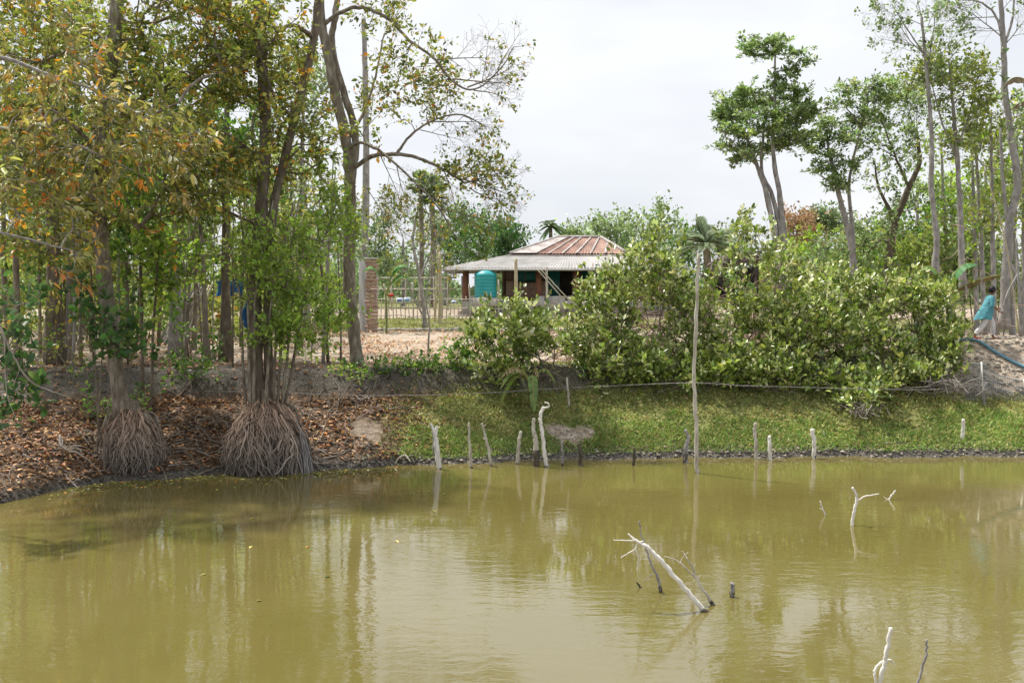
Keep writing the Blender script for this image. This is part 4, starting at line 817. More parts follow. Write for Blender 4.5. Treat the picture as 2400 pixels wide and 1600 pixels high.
# ------------------------------------------------------------------ root balls
def rbp(s): return float(np.interp(s, [0, .06, .15, .3, .5, .75, 1.0], [.20, .28, .42, .62, .84, 1.0, 1.02]))
def rootball(px, pyt, pyb, hw, y, label, n=900):
    top = P(px, pyt, y); bot = P(px, pyb, y); Rr = W(hw, y); H_ = top[2] - bot[2]
    root = empty('root_ball', (top[0], y, bot[2]), label, 'root ball')
    mb = MB(); k = 26; m_ = 18
    V = []
    for i in range(m_ + 1):
        s = i / m_; r_ = Rr * .84 * rbp(s) ; z = top[2] - s * H_ * 1.02 - .06
        for j in range(k): 
            a = 2 * pi * j / k; rr = r_ * (1 + .08 * sin(3 * a + i) + .05 * rng.standard_normal()) + .1 * (1 - s); V.append((top[0] + rr * cos(a), y + rr * sin(a) * .9, z))
    mb.add(V, [(i * k + j, i * k + (j + 1) % k, (i + 1) * k + (j + 1) % k, (i + 1) * k + j) for i in range(m_) for j in range(k)]); mb.build('soil_core', M['mudcore'], root, smooth=True)
    mb = MB()
    for i in range(n):
        a = rng.uniform(0, 2 * pi) if i % 3 else rng.uniform(pi, 2 * pi); s0 = rng.random() ** 1.2 * .62; L_ = rng.uniform(.3, 1.0); s1 = min(1.0, s0 + L_); pts = []; wob = rng.normal(0, .34); sw = rng.normal(0, .05)
        out_ = .97 + .10 * rng.random() + (.16 * rng.random() if i % 7 == 0 else 0)
        mo = 1 + .09 * sin(3 * a + y * 5) + .06 * sin(7 * a + y)
        for q_ in np.linspace(s0, s1, 8):
            r_ = Rr * rbp(q_) * out_ * mo + .07 * (1 - q_); aa = a + wob * (q_ - s0) * 2 + .05 * sin(q_ * 14 + i)
            pts.append((top[0] + r_ * cos(aa), y + r_ * sin(aa) * .92, max(top[2] - q_ * H_, -.03)))
        tone = rng.uniform(.25, 1.5); cc = (np.array((.27, .19, .145)) * (1 - s0) + np.array((.20, .185, .175)) * s0) * tone
        th = rng.uniform(.003, .009) * (2.5 if rng.random() < .16 else 1)
        pts = np.array(pts) + rng.standard_normal((8, 3)) * .02; gq = np.linspace(s0, s1, 8)[:, None].clip(0, 1) ** .8; cg = (np.array((.42, .29, .21)) * (1 - gq) + np.array((.27, .24, .215)) * gq) * tone
        mb.tube(pts, np.linspace(th * 1.3, th * .5, 8), 4, False, col=np.repeat(cg, 4, axis=0))
    mb.build('hanging_roots', M['clay'], root)
    mb = MB()
    for i in range(26):   # thick roots flaring from the trunk foot over the ball
        a = 2 * pi * i / 26 + rng.normal(0, .12); e = rng.uniform(.35, 1.0); pts = []
        for q_ in np.linspace(-.14, e, 9):
            r_ = (Rr * rbp(max(q_, 0)) * 1.02 if q_ > 0 else Rr * .2); aa = a + .25 * sin(q_ * 5 + i); pts.append((top[0] + r_ * cos(aa), y + r_ * sin(aa) * .92, max(top[2] - q_ * H_, -.03)))
        mb.tube(curve(pts, 2, .004), np.linspace(.034, .008, 17), 6, False, .08)
    for i in range(22):   # roots running off over the bank
        a = rng.uniform(-.35, pi + .35); L_ = rng.uniform(.5, 1.5) + Rr; pts = [top + (Rr * .15 * cos(a), Rr * .15 * sin(a), .06)]
        for q_ in np.linspace(.15, 1, 9):
            aa = a + .35 * sin(q_ * 4 + i) * q_; xx, yy = top[0] + L_ * q_ * cos(aa), y + L_ * q_ * sin(aa) * .9
            gz_ = Hh(xx, yy) + .025; lim = top[2] - q_ * .55 * H_; pts.append((xx, yy, max(gz_, lim if q_ < .35 else -9)))
        mb.tube(curve(pts, 2, .006), np.linspace(.028, .006, 19), 5, False, .1)
    mb.build('flaring_root', M['bark'], root, smooth=True)
    return root
rootball(310, 958, 1100, 65, 18.65, 'round ball of hanging grey roots at the shore, the left one of two', 720)
rootball(622, 935, 1100, 87, 19.15, 'wider dome of hanging grey roots, the right one of two', 980)
# straight prop roots right of the second ball
b_ = P(715, 1100, 18.95); pr = empty('prop_roots', b_, 'straight pale prop roots stepping into the water by the wider root dome', 'roots')
for i in range(34):
    e = np.array((P(690 + 45 * rng.random(), 1108, 18.9)[0], 18.75 + .3 * rng.random(), -.04)); s_ = P(670 + 30 * rng.random(), 985 + 30 * rng.random(), 19.1)
    rt = MB(); rt.tube(curve([s_, s_ * .4 + e * .6 + (.05, -.03, .1), e], 4), .011, 5, False); rt.build('root', M['woodgrey'], pr)
# surface roots and sticks on the left bank
rt = MB()
for i in range(260):
    px = rng.uniform(0, 1) ** 1 * 900; x = (px - 1200) / F * 20; ys_ = float(shore(x)); y0 = ys_ + rng.uniform(.3, 3.4) * (1.6 if px < 250 else 1)
    a = rng.uniform(-.9, .9) + (0 if rng.random() < .6 else pi / 2); L_ = rng.uniform(.2, .9); pts = []
    for q_ in np.linspace(0, 1, 7):
        xx = x + L_ * q_ * sin(a) + .05 * sin(q_ * 7 + i); yy = y0 - L_ * q_ * cos(a); pts.append((xx, yy, Hh(xx, yy) + .02 + .05 * sin(q_ * pi) * rng.random()))
    rt.tube(pts, np.linspace(.011, .003, 7) * rng.uniform(.4, 1.5), 5, False)
tag(rt.build('surface_roots', M['root']), 'tangled grey roots crossing the leaf-covered left bank', 'roots', kind='stuff')
pole_obj('dead_branch', 'curved pale dead branch reaching down to the near left shore', 'branch', [P(140, 1020, 16.6), P(145, 1045, 16.3), P(190, 1065, 16.1), P(235, 1105, 16.2)], .02, .006, 'twigpale')
pole_obj('dead_branch', 'white forked dead branch hanging at the left picture edge', 'branch', [P(-40, 700, 13.5), P(0, 765, 13.6), P(28, 830, 13.7), P(75, 895, 13.8), P(160, 930, 14.0)], .025, .006, 'twigpale',
         extra=[([P(10, 790, 13.6), P(12, 860, 13.6), P(18, 930, 13.6), P(40, 985, 13.6)], .012, .004), ([P(20, 820, 13.7), P(45, 860, 13.7), P(30, 905, 13.7)], .01, .004)])
pole_obj('dead_branch', 'tangled twisted root log lying where leaf litter meets grass', 'branch', [P(925, 1100, 19.6), P(932, 1078, 19.7), P(945, 1070, 19.8), P(965, 1085, 19.8)], .03, .015, 'woodwet', extra=[([P(950, 1076, 19.8), P(968, 1068, 19.8), P(975, 1078, 19.8)], .03, .015), ([P(936, 1072, 19.7), P(950, 1066, 19.7), P(962, 1082, 19.6)], .02, .01, 'twig', 'wood')])

# ================================================================== BUSHES, MIDDLE AND RIGHT
BU = dict(name='bush', cat='bush', mats=('twig', 'twig', 'waxleaf'), leaf=(.122, .070), upn=.9, droop=-.35)
shrub(1260, 22.9, [(1210, 760, 22.9, 95, 55, .8, 90), (1180, 820, 22.6, 90, 60, .8, 95), (1300, 800, 22.8, 90, 60, .8, 90), (1230, 880, 22.4, 100, 34, .6, 60), (1370, 870, 22.6, 80, 50, .7, 80)], WAX, 'leafy bush leftmost in the row, in front of the house verandah', nst=14, per=17, sp=90, **BU)
shrub(1440, 23.2, [(1420, 730, 23.6, 80, 90, .8, 95), (1470, 640, 23.8, 60, 90, .7, 80), (1400, 850, 23, 80, 60, .8, 60), (1520, 580, 24, 45, 50, .6, 34), (1430, 790, 23.3, 90, 50, .7, 60), (1480, 860, 23, 80, 45, .7, 60), (1380, 700, 23.6, 40, 60, .5, 26)], WAX, 'tall loose bush covering the right end of the house roof', nst=12, per=15, sp=70, spread=.26, **BU)
shrub(1560, 23.6, [(1560, 650, 24, 60, 75, .8, 85), (1540, 740, 23.8, 80, 90, .9, 60), (1590, 860, 23.4, 90, 40, .7, 60), (1490, 880, 23.1, 80, 40, .6, 50), (1580, 800, 23.5, 80, 50, .7, 60), (1620, 720, 23.9, 50, 60, .7, 40)], WAX, 'tall bush immediately left of the grey pole top', nst=12, per=15, sp=70, spread=.26, **BU)
shrub(1710, 24, [(1730, 560, 24.4, 50, 70, .7, 50), (1700, 700, 24, 90, 90, .9, 85), (1790, 640, 24.2, 70, 80, .8, 60), (1660, 800, 23.6, 70, 70, .8, 60), (1745, 860, 23.3, 90, 60, .8, 100), (1770, 740, 23.8, 60, 60, .7, 50), (1690, 860, 23.2, 70, 40, .6, 50)], WAX, 'tall dense bush right of the grey pole, in front of the umbrella tree', nst=14, per=16, sp=80, **BU)
shrub(1900, 23.8, [(1880, 740, 24, 110, 70, 1, 130), (1880, 840, 23.4, 110, 70, .9, 130), (1960, 680, 24.6, 90, 50, 1, 70), (1980, 800, 23.6, 90, 80, .9, 120), (1830, 800, 23.6, 60, 60, .8, 60)], WAX, 'widest rounded bush of the row with bright leaf tips', nst=16, per=17, sp=110, **BU)
shrub(2110, 23.8, [(2090, 730, 24.2, 110, 70, 1, 120), (2120, 820, 23.6, 120, 70, .9, 140), (2180, 765, 24, 70, 55, .8, 85), (2190, 845, 23.6, 60, 50, .6, 80), (2080, 660, 24.8, 80, 40, .9, 50), (2170, 690, 24.6, 70, 40, .8, 45)], WAX, 'rightmost bush of the row, next to the walking person', nst=16, per=17, sp=110, **BU)
shrub(1680, 23.0, [(1480, 885, 22.9, 90, 34, .5, 75), (1600, 880, 22.9, 90, 38, .5, 85), (1700, 872, 22.9, 90, 42, .5, 95), (1800, 868, 22.9, 90, 46, .5, 100), (1890, 880, 22.9, 80, 40, .5, 80)], WAX, 'low leafy growth hanging over the bank edge below the tall bushes', nst=16, per=16, sp=230, holes=False, **BU)
shrub(2140, 23.0, [(2090, 885, 22.9, 80, 26, .4, 40), (2180, 880, 22.9, 70, 26, .4, 36)], WAX, 'low leafy growth hanging under the rightmost bush', nst=8, per=15, sp=70, **BU)
shrub(2000, 22.6, [(2020, 900, 22.4, 60, 40, .5, 50), (2010, 945, 22.0, 50, 30, .4, 30), (1960, 900, 22.6, 60, 40, .5, 45)], WAX, 'low bush spilling down the grass bank under the widest one', nst=8, per=14, sp=50, **BU)
shrub(1845, 26, [(1840, 620, 26.3, 60, 40, .6, 26), (1800, 560, 26, 40, 40, .5, 14), (1900, 640, 26.5, 80, 40, .7, 40)], WAX, 'thin leafy shoots round the foot of the umbrella tree', nst=8, per=12, sp=60, spread=.24, **BU)
# banana plants in the bush
def banana(label, base, leaves_, matpal, r=.09, hgt=1.2):
    root = empty('banana_plant', base, label, 'banana plant')
    mb = MB(); b_ = np.array(base); mb.tube(curve([b_, b_ + (.03, 0, hgt * .5), b_ + (0, 0, hgt)], 4), np.linspace(r, r * .6, 9), 8, True, .05, col=(0.22, 0.27, 0.10)); mb.build('pseudostem', M['leaf'], root, smooth=True)
    for (tip, ctrl, wd, col, dry) in leaves_:
        s = b_ + (0, 0, hgt * .95); c = np.array(ctrl); e = np.array(tip); mb = MB(); n_ = 26; t = np.linspace(0, 1, n_)[:, None]; cur = (1 - t) ** 2 * s + 2 * t * (1 - t) * c + t ** 2 * e
        tg = np.gradient(cur, axis=0); tg /= np.linalg.norm(tg, axis=1, keepdims=True); sd_ = np.cross(tg, (0, 0, 1.)); sd_ /= np.linalg.norm(sd_, axis=1, keepdims=True) + 1e-6
        wv = wd * np.sin(np.clip((t[:, 0] - .18) / .82, 0, 1) * pi) ** .6
        for sg in (-1, 1):
            dn = np.array((0, 0, -1.)) * (.9 if dry else .35)
            ed = cur + sd_ * sg * wv[:, None] * (.25 if dry else .9) + dn * wv[:, None] * (.8 + .5 * rng.random((n_, 1)))
            for i in range(5, n_ - 1):
                if rng.random() < .15 + .2 * dry: continue
                mb.add([cur[i], cur[i + 1], ed[i + 1] * .97 + ed[i] * .03, ed[i]], [(0, 1, 2, 3)], None, np.array(col) * rng.uniform(.75, 1.3))
        lf = mb.build('leaf', M['dryleaf' if dry else 'leaf'], root)
        mb = MB(); mb.tube(cur, np.linspace(.022, .006, n_), 6, col=(0.36, 0.36, 0.12)); mb.build('midrib', M['leaf'], lf)
    return root
gb = onground(2222, 24.6)
banana('banana plant with a long arching dried leaf behind the rightmost bush', gb,
       [(P(2350, 644, 24.2), P(2262, 655, 24.4), .13, (0.18, 0.12, 0.05), True), (P(2290, 620, 24.6), P(2235, 600, 24.6), .30, (0.10, 0.26, 0.09), False), (P(2150, 640, 25), P(2190, 590, 25), .2, (0.14, 0.28, 0.06), False)], None, hgt=1.2)
gb = onground(1245, 21.95)
BN = []
for a in range(9):
    an = rng.uniform(0, 2 * pi); BN.append((gb + (cos(an) * .7, sin(an) * .4 - .3, rng.uniform(-.1, .8)), gb + (cos(an) * .35, sin(an) * .25 - .15, 1.25), .12, [(0.18, 0.28, 0.07), (0.38, 0.30, 0.18), (0.24, 0.33, 0.08)][a % 3], a % 3 == 1))
banana('small banana clump with drooping brown leaves below the leftmost bush', gb, BN, None, .05, .5)
gb = onground(905, 39)
banana('banana plant with broad green leaves right of the brick pillar', gb, [(P(945, 640, 39), P(925, 590, 39), .3, (0.10, 0.27, 0.08), False), (P(960, 625, 39.2), P(920, 600, 39), .28, (0.12, 0.30, 0.08), False), (P(850, 640, 39), P(880, 590, 39), .25, (0.10, 0.25, 0.07), False), (P(975, 665, 39), P(930, 610, 39), .3, (0.10, 0.24, 0.07), False)], None, .045, 1.5)
gb = onground(1735, 28)
banana('banana plant with one broad pale green leaf in front of the hut', gb, [(P(1702, 655, 27.6), P(1725, 600, 27.8), .22, (0.20, 0.36, 0.10), False), (P(1760, 680, 27.9), P(1760, 620, 28), .2, (0.15, 0.30, 0.08), False)], None, .06, 1.2)
gb = onground(2500, 24.0)
banana('tall banana plant at the right edge with brown hanging leaves', gb, [(P(2352, 205, 23.6), P(2400, 120, 23.8), .16, (0.22, 0.17, 0.10), True), (P(2368, 260, 23.8), P(2420, 190, 24), .16, (0.20, 0.16, 0.10), True), (P(2600, 200, 24), P(2560, 100, 24), .3, (0.12, 0.28, 0.08), False)], None, .11, 5.2)

# brushwood heaps behind the bushes
def heap(px, y, n, sw, sh, label, matn='root', zoff=0.3):
    b_ = onground(px, y); mb = MB()
    for i in range(n):
        c = b_ + np.array((rng.normal(0, sw), rng.normal(0, .5), abs(rng.normal(0, sh)))); d_ = rdir(1)[0] * rng.uniform(.3, .9); d_[2] *= .5
        mb.tube(curve([c - d_ * .5, c + rng.standard_normal(3) * .05, c + d_ * .5], 3), np.linspace(.012, .005, 7), 4, False)
    return tag(mb.build('brushwood_heap', M[matn], base=b_), label, 'brushwood', kind='stuff')
M['pinkbrush'] = noise_mat('dry_pinkish_brush', [(.3, (0.20, 0.13, 0.10)), (.7, (0.42, 0.31, 0.26))], 4, .9, bump=0)
heap(1620, 25.2, 900, 1.5, .75, 'heap of dry pinkish twigs showing between the bushes near the grey pole', 'pinkbrush')
heap(1835, 28.5, 600, .55, .7, 'dry pinkish twig heap at the foot of the umbrella tree', 'pinkbrush')
heap(1450, 24.8, 500, 1.0, .6, 'dry reddish twig heap behind the leftmost bush', 'pinkbrush')
heap(2050, 25.5, 500, 1.8, .8, 'dry twig heap behind the widest bush', 'pinkbrush')
heap(2190, 23.2, 160, .35, .2, 'brown dry stems under the rightmost bush', 'root')
heap(2010, 22.1, 60, .2, .08, 'brown dry stalks at the foot of the low spilling bush', 'root')

# ================================================================== TREES, RIGHT
make_tree('umbrella_tree', 'tall umbrella-shaped tree with a small second crown on top', 'tree',
    [([(1835, 675, 29.8), (1818, 560, 30), (1795, 450, 30), (1775, 390, 30), (1745, 310, 30)], .11, .045), ([(1852, 675, 29.8), (1832, 560, 30), (1810, 460, 30.1), (1785, 400, 30.2), (1790, 300, 30.3)], .09, .04),
     ([(1850, 670, 29.9), (1835, 540, 30), (1826, 450, 30), (1812, 360, 30), (1816, 250, 30), (1816, 160, 30), (1818, 110, 30)], .11, .018), ([(1822, 330, 30), (1860, 280, 30), (1880, 250, 30)], .035, .008), ([(1775, 390, 30), (1735, 350, 29.6), (1700, 320, 29.5)], .04, .01)],
    [(x_, y_, 30 + dz_, 30, 15, .55, 20) for x_, y_, dz_ in ((1712, 240, .2), (1760, 222, -.3), (1720, 270, .5), (1702, 305, 0), (1712, 345, .3), (1740, 372, -.2), (1790, 245, .6), (1850, 228, 0), (1882, 248, .3), (1896, 262, -.4), (1868, 290, .2), (1872, 322, -.3), (1838, 342, .2), (1800, 300, -.6), (1750, 310, -.5), (1770, 270, -.8), (1830, 270, -.7), (1730, 240, .8), (1820, 320, .6), (1706, 270, .3), (1840, 205, .1), (1780, 350, .5))] +
    [(x_, y_, 30, 24, 11, .35, 9) for x_, y_ in ((1748, 120), (1775, 98), (1828, 100), (1868, 120), (1872, 145), (1850, 165), (1785, 130), (1842, 182), (1815, 125), (1800, 108))], UMB,
    leaf=(.11, .058), per=30, spread=.24, mats=('barkpale', 'twig', 'leaf'), rtip=.006, upn=1.1, droop=-.1, lift=.3, flat=.45, holes=False)
make_tree('flat_topped_tree', 'tree with spiky flat leaf sprays right of the umbrella tree', 'tree',
    [([(2003, 650, 31), (1992, 560, 31), (1972, 480, 31), (1955, 410, 31), (1940, 340, 31), (1930, 300, 31)], .12, .02), ([(2003, 650, 31), (1998, 540, 31.2), (1990, 430, 31.2), (2010, 330, 31.2), (2035, 240, 31.2)], .08, .02), ([(1972, 480, 31), (1962, 440, 30.6), (1920, 410, 30.5)], .04, .02)],
    [(x_, y_, 31 + .3 * sin(x_), 30, 13, .5, 13) for x_, y_ in ((1985, 212), (2034, 195), (2078, 205), (1962, 250), (2045, 236), (2028, 265), (2085, 232), (1930, 290), (1960, 302), (1925, 330), (1898, 352), (1945, 365), (1918, 398), (1990, 330), (2066, 282), (1978, 430), (1960, 400), (1940, 430), (2000, 290), (1905, 320), (2010, 380))], UMB,
    leaf=(.115, .058), per=26, spread=.25, mats=('barkpale', 'twig', 'leaf'), upn=1.1, flat=.45, holes=False)
make_tree('leaning_tree', 'dark-trunked tree leaning right behind the flat-topped tree', 'tree',
    [([(2078, 690, 32.5), (2085, 600, 32.5), (2098, 520, 32.5), (2130, 440, 32.5), (2155, 380, 32.5), (2150, 320, 32.5)], .17, .05), ([(2098, 520, 32.5), (2060, 440, 32.5), (2050, 380, 32.5)], .07, .02), ([(2130, 440, 32.5), (2100, 370, 32.5), (2080, 320, 32.5)], .05, .02)],
    [(2040, 480, 32.5, 70, 90, 1.2, 90), (2100, 340, 32.5, 70, 60, 1.0, 60), (2020, 560, 32.5, 60, 60, 1, 60), (2130, 450, 32.5, 60, 60, 1, 40)], PALE, leaf=(.12, .07), per=16, spread=.3, mats=('barkdark', 'twigpale', 'leaf'),
    arches=[(2080, 320, 32.5, -.6, -1, 120, .02, .1, 3), (2150, 320, 32.5, .2, -1, 110, .02, .1, 3), (2150, 340, 32.5, -.4, -1, 130, .02, .1, 3), (2100, 370, 32.5, -1, -.7, 110, .02, .2, 3)], tipleaf=.4)
make_tree('slender_tree', 'slender grey tree with a bare open top reaching the picture top', 'tree',
    [([(2192, 640, 28), (2194, 540, 28), (2182, 440, 28), (2184, 340, 28), (2178, 240, 28), (2168, 130, 28), (2160, 40, 28)], .09, .035), ([(2172, 170, 28), (2185, 90, 28), (2195, 0, 28)], .03, .01), ([(2168, 130, 28), (2120, 60, 28), (2090, 10, 28)], .025, .01)],
    [(2150, 60, 28, 80, 60, .8, 16), (2210, 40, 28, 30, 50, .4, 8), (2185, 200, 28, 50, 50, .6, 20)], PALE, arches=[(2168, 130, 28, -.7, -.6, 130, .018, .3, 3), (2166, 110, 28, -.9, -.1, 110, .014, .3, 3), (2164, 90, 28, .5, -1, 120, .014, .2, 3), (2172, 170, 28, .6, -.8, 120, .014, .2, 2), (2160, 40, 28, -.4, -1, 80, .012, .2, 2), (2164, 60, 28, -1, -.5, 110, .012, .2, 3)], tipleaf=.12, leaf=(.11, .07), per=9, spread=.25, mats=('barkpale', 'twig', 'leaf'), rtip=.0045)
make_tree('slender_tree', 'slender grey tree carrying the wide light green crown at upper right', 'tree',
    [([(2258, 690, 28.5), (2252, 560, 28.5), (2248, 440, 28.5), (2240, 330, 28.5), (2232, 230, 28.5), (2225, 150, 28.5)], .10, .03), ([(2246, 380, 28.5), (2205, 280, 28.5), (2185, 200, 28.5)], .04, .015), ([(2243, 350, 28.5), (2270, 270, 28.5), (2290, 190, 28.5)], .035, .012)],
    [(2230, 180, 28.5, 100, 55, 1.1, 100), (2180, 170, 28.5, 60, 50, .8, 40), (2290, 230, 28.5, 50, 80, .8, 50), (2250, 290, 28.5, 70, 60, .9, 50), (2220, 110, 28.5, 30, 20, .3, 8), (2210, 380, 28.5, 60, 60, .9, 36)], YEL, leaf=(.11, .068), per=18, spread=.27, mats=('barkpale', 'twig', 'leaf'), upn=.9)
make_tree('tall_bare_tree', 'thick grey trunk with nearly bare limbs at the right edge', 'tree',
    [([(2352, 770, 26.5), (2358, 640, 26.5), (2366, 520, 26.5), (2384, 430, 26.5), (2372, 330, 26.5), (2356, 220, 26.5), (2352, 110, 26.5), (2345, 0, 26.5), (2338, -90, 26.5)], .13, .05), ([(2352, 110, 26.5), (2372, 50, 26.5), (2380, -60, 26.5)], .045, .02), ([(2350, 100, 26.5), (2335, 40, 26.5), (2295, 5, 26.5), (2250, 0, 26.5)], .04, .015), ([(2366, 560, 26.5), (2350, 420, 26.6), (2345, 300, 26.7)], .06, .03), ([(2395, 770, 26.3), (2398, 690, 26.3), (2370, 620, 26.4)], .06, .03)],
    [(2370, 190, 26.5, 40, 50, .5, 14), (2390, 290, 26.5, 30, 50, .5, 12)], PALE, arches=[(2351, 90, 26.5, -.8, -.7, 130, .020, .2, 3), (2352, 110, 26.5, .7, -.8, 120, .018, .2, 3), (2335, 40, 26.5, -1, -.1, 120, .016, .2, 3), (2295, 5, 26.5, -1, .4, 90, .012, .3, 2), (2346, 30, 26.5, .6, -.8, 90, .012, .2, 2), (2350, 70, 26.5, -1, .1, 90, .010, .3, 2)], tipleaf=.15, leaf=(.11, .07), per=12, spread=.25, mats=('barkpale', 'twig', 'leaf'), rtip=.005)
RW = 'thin trunks of the grove at the right'
rl_ = ['leftmost of the grove, left of the wide-crowned slender tree', 'just right of the wide-crowned slender tree', 'next one right, leaning slightly', 'right beside the thick grey trunk', 'behind the thick grey trunk', 'at the right picture edge']
for i, (px, y, ty, ln) in enumerate([(2225, 33, 330, -20), (2290, 31, 300, -14), (2308, 30, 330, -22), (2330, 29, 280, -8), (2372, 32, 300, 12), (2400, 30, 260, 0)]):
    quick_tree(px, y, ty, .085, [(px + ln, ty + 60, y, 70, 90, 1.2, 60), (px, ty + 190, y, 60, 80, 1.1, 36)], [FRESH, YEL][i % 2], 'slim grey grove trunk, ' + rl_[i], RW, lean=ln, name='grove_tree', mats=('barkpale', 'twigpale', 'leaf'), per=15)
RB = 'green trees closing the view behind the right grove'
bl = ['left part', 'second from left', 'middle', 'right of middle', 'far right', 'beyond the picture edge']
for i, (px, y, ty) in enumerate([(2060, 42, 540), (2150, 40, 470), (2230, 42, 400), (2310, 40, 390), (2400, 41, 380), (2500, 40, 300)]):
    quick_tree(px, y, ty, .13, [(px, ty + 50, y, 80, 70, 2, 80), (px + 10, ty + 160, y, 90, 80, 2, 80)], [YEL, GREEN, FRESH][i % 3], 'bushy green tree behind the right grove, ' + bl[i], RB, leaf=(.2, .12), per=16, spread=.5, name='background_tree', mats=('barkpale', 'twigpale', 'leaf'), simple=True)
sl = ['by the thatched hut', 'under the flat-topped tree', 'under the leaning tree', 'under the slender trees', 'at the foot of the grove', 'under the orange-leaved far tree', 'right behind the banana plant']
for i, (px, y, ty) in enumerate([(1820, 36, 640), (1960, 34, 620), (2060, 34, 610), (2160, 33, 600), (2260, 33, 600), (1890, 38, 590), (2330, 34, 610)]):
    shrub(px, y, [(px, ty, y, 80, 50, 1.4, 70), (px + 30, ty + 60, y - .5, 80, 50, 1.4, 60)], [YEL, PALE, FRESH][i % 3], 'rounded yellowish green shrub ' + sl[i], name='shrub', nst=6, leaf=(.16, .09), per=16, spread=.38, group='shrubs behind the bush row', r=.03, rtip=.006)

# leaning bamboo sticks by the right trunk
pole_obj('bamboo_pole', 'long thin yellow bamboo slanting through the right grove', 'pole', [onground(2392, 25.5), P(2355, 560, 26), P(2318, 430, 26)], .025, .015, 'bamboo')
pole_obj('dead_branch', 'pale forked branch leaning on the trunk at the right edge', 'branch', [onground(2396, 25.3), P(2385, 620, 25.5), P(2382, 560, 25.5)], .05, .02, 'barkpale', extra=[([P(2386, 640, 25.5), P(2360, 690, 25.5), P(2352, 720, 25.5)], .03, .02)])

# ================================================================== FAR TREE LINE
def palm(px, y, topy, label, kind, pal, R_, nf=26, r=.16, name='palm_tree', bary=None):
    g0 = onground(px, y); t_ = P(px, topy, y); root = empty(name, g0, label, 'palm tree')
    mb = MB(); mb.tube(curve([g0, (g0 + t_) / 2 + (.1, 0, 0), t_], 5), np.linspace(r * 1.2, r, 11), 8, True, .05); mb.build('trunk', M['bark'], root, smooth=True)
    for i in range(nf):
        mb = MB(); az = 2 * pi * i / nf * 2.4 + rng.random() * .4; el = rng.uniform(-1.1, 1.4) if kind == 'fan' else rng.uniform(-.35, 1.25); L_ = R_ * rng.uniform(.8, 1.1)
        if kind == 'fan':
            c = t_ + np.array((cos(az) * cos(el), sin(az) * cos(el), sin(el))) * L_ * .55; ax0 = np.array((cos(az) * cos(el), sin(az) * cos(el), sin(el))); sd_ = np.cross(ax0, (0, 0, 1.)); sd_ /= np.linalg.norm(sd_) + 1e-6
            n_ = 22; an = np.linspace(-1.5, 1.5, n_)[:, None]; ax = ax0 * np.cos(an) + sd_ * np.sin(an) + rng.standard_normal((n_, 3)) * .08
            mb.leaves(np.tile(c, (n_, 1)), ax, np.tile(np.cross(ax0, sd_), (n_, 1)), L_ * .5, .13, pick(pal, n_).clip(.01, .8), True); mb.tube([t_, c], .03, 4, False, col=(0.16, 0.18, 0.08))
        else:
            tt = np.linspace(0, 1, 30)[:, None]; d_ = np.array((cos(az) * cos(el), sin(az) * cos(el), sin(el))); cur = t_ + d_ * L_ * tt + np.array((0, 0, -1.)) * L_ * (.55 if kind == 'coco' else .28) * tt ** 2.2
            tg = np.gradient(cur, axis=0); tg /= np.linalg.norm(tg, axis=1, keepdims=True); sd_ = np.cross(tg, (0, 0, 1.)); sd_ /= np.linalg.norm(sd_, axis=1, keepdims=True) + 1e-6; upv = np.cross(sd_, tg)
            for sg in (-1, 1):
                a_ = tg * .9 + sd_ * sg * .8 + (upv * .5 if kind == 'date' else -upv * .35); n_ = 28
                mb.leaves(cur[2:], a_[2:], upv[2:], L_ * .26 * np.sin(np.linspace(.35, 2.9, 28)), .035 + .012 * L_, pick(pal, n_).clip(.01, .8), True)
            mb.tube(cur, np.linspace(.03, .008, 30), 4, False, col=(0.2, 0.2, 0.1))
        mb.build('frond', M['leaf'], root)
    return root
DATE = [((0.17, 0.22, 0.14), 4), ((0.25, 0.30, 0.20), 3)]
palm(1655, 44, 572, 'date palm with grey-green feathery fronds above the bushes', 'date', DATE, 1.55, 46, .16)
palm(1290, 66, 532, 'small dark coconut palm behind the house ridge', 'coco', DEEP, 1.1, 30, .12)
palm(1012, 62, 455, 'fan palm with a ragged round head behind the yard', 'fan', FAR, 1.25, 40, .15)
palm(985, 64, 430, 'paler fan palm just left of the ragged fan palm', 'fan', PALE, 1.0, 30, .14)
b_ = onground(852, 45); dm = MB(); dm.tube(curve([b_, P(858, 400, 45), P(856, 180, 45), P(852, 44, 45)], 8), np.linspace(.17, .10, 25), 9, True, .08); tag(dm.build('dead_palm_trunk', M['barkpale'], smooth=True, base=b_), 'tall pale headless trunk rising behind the forked big tree', 'dead tree')
FT = 'far trees behind the house and yard'
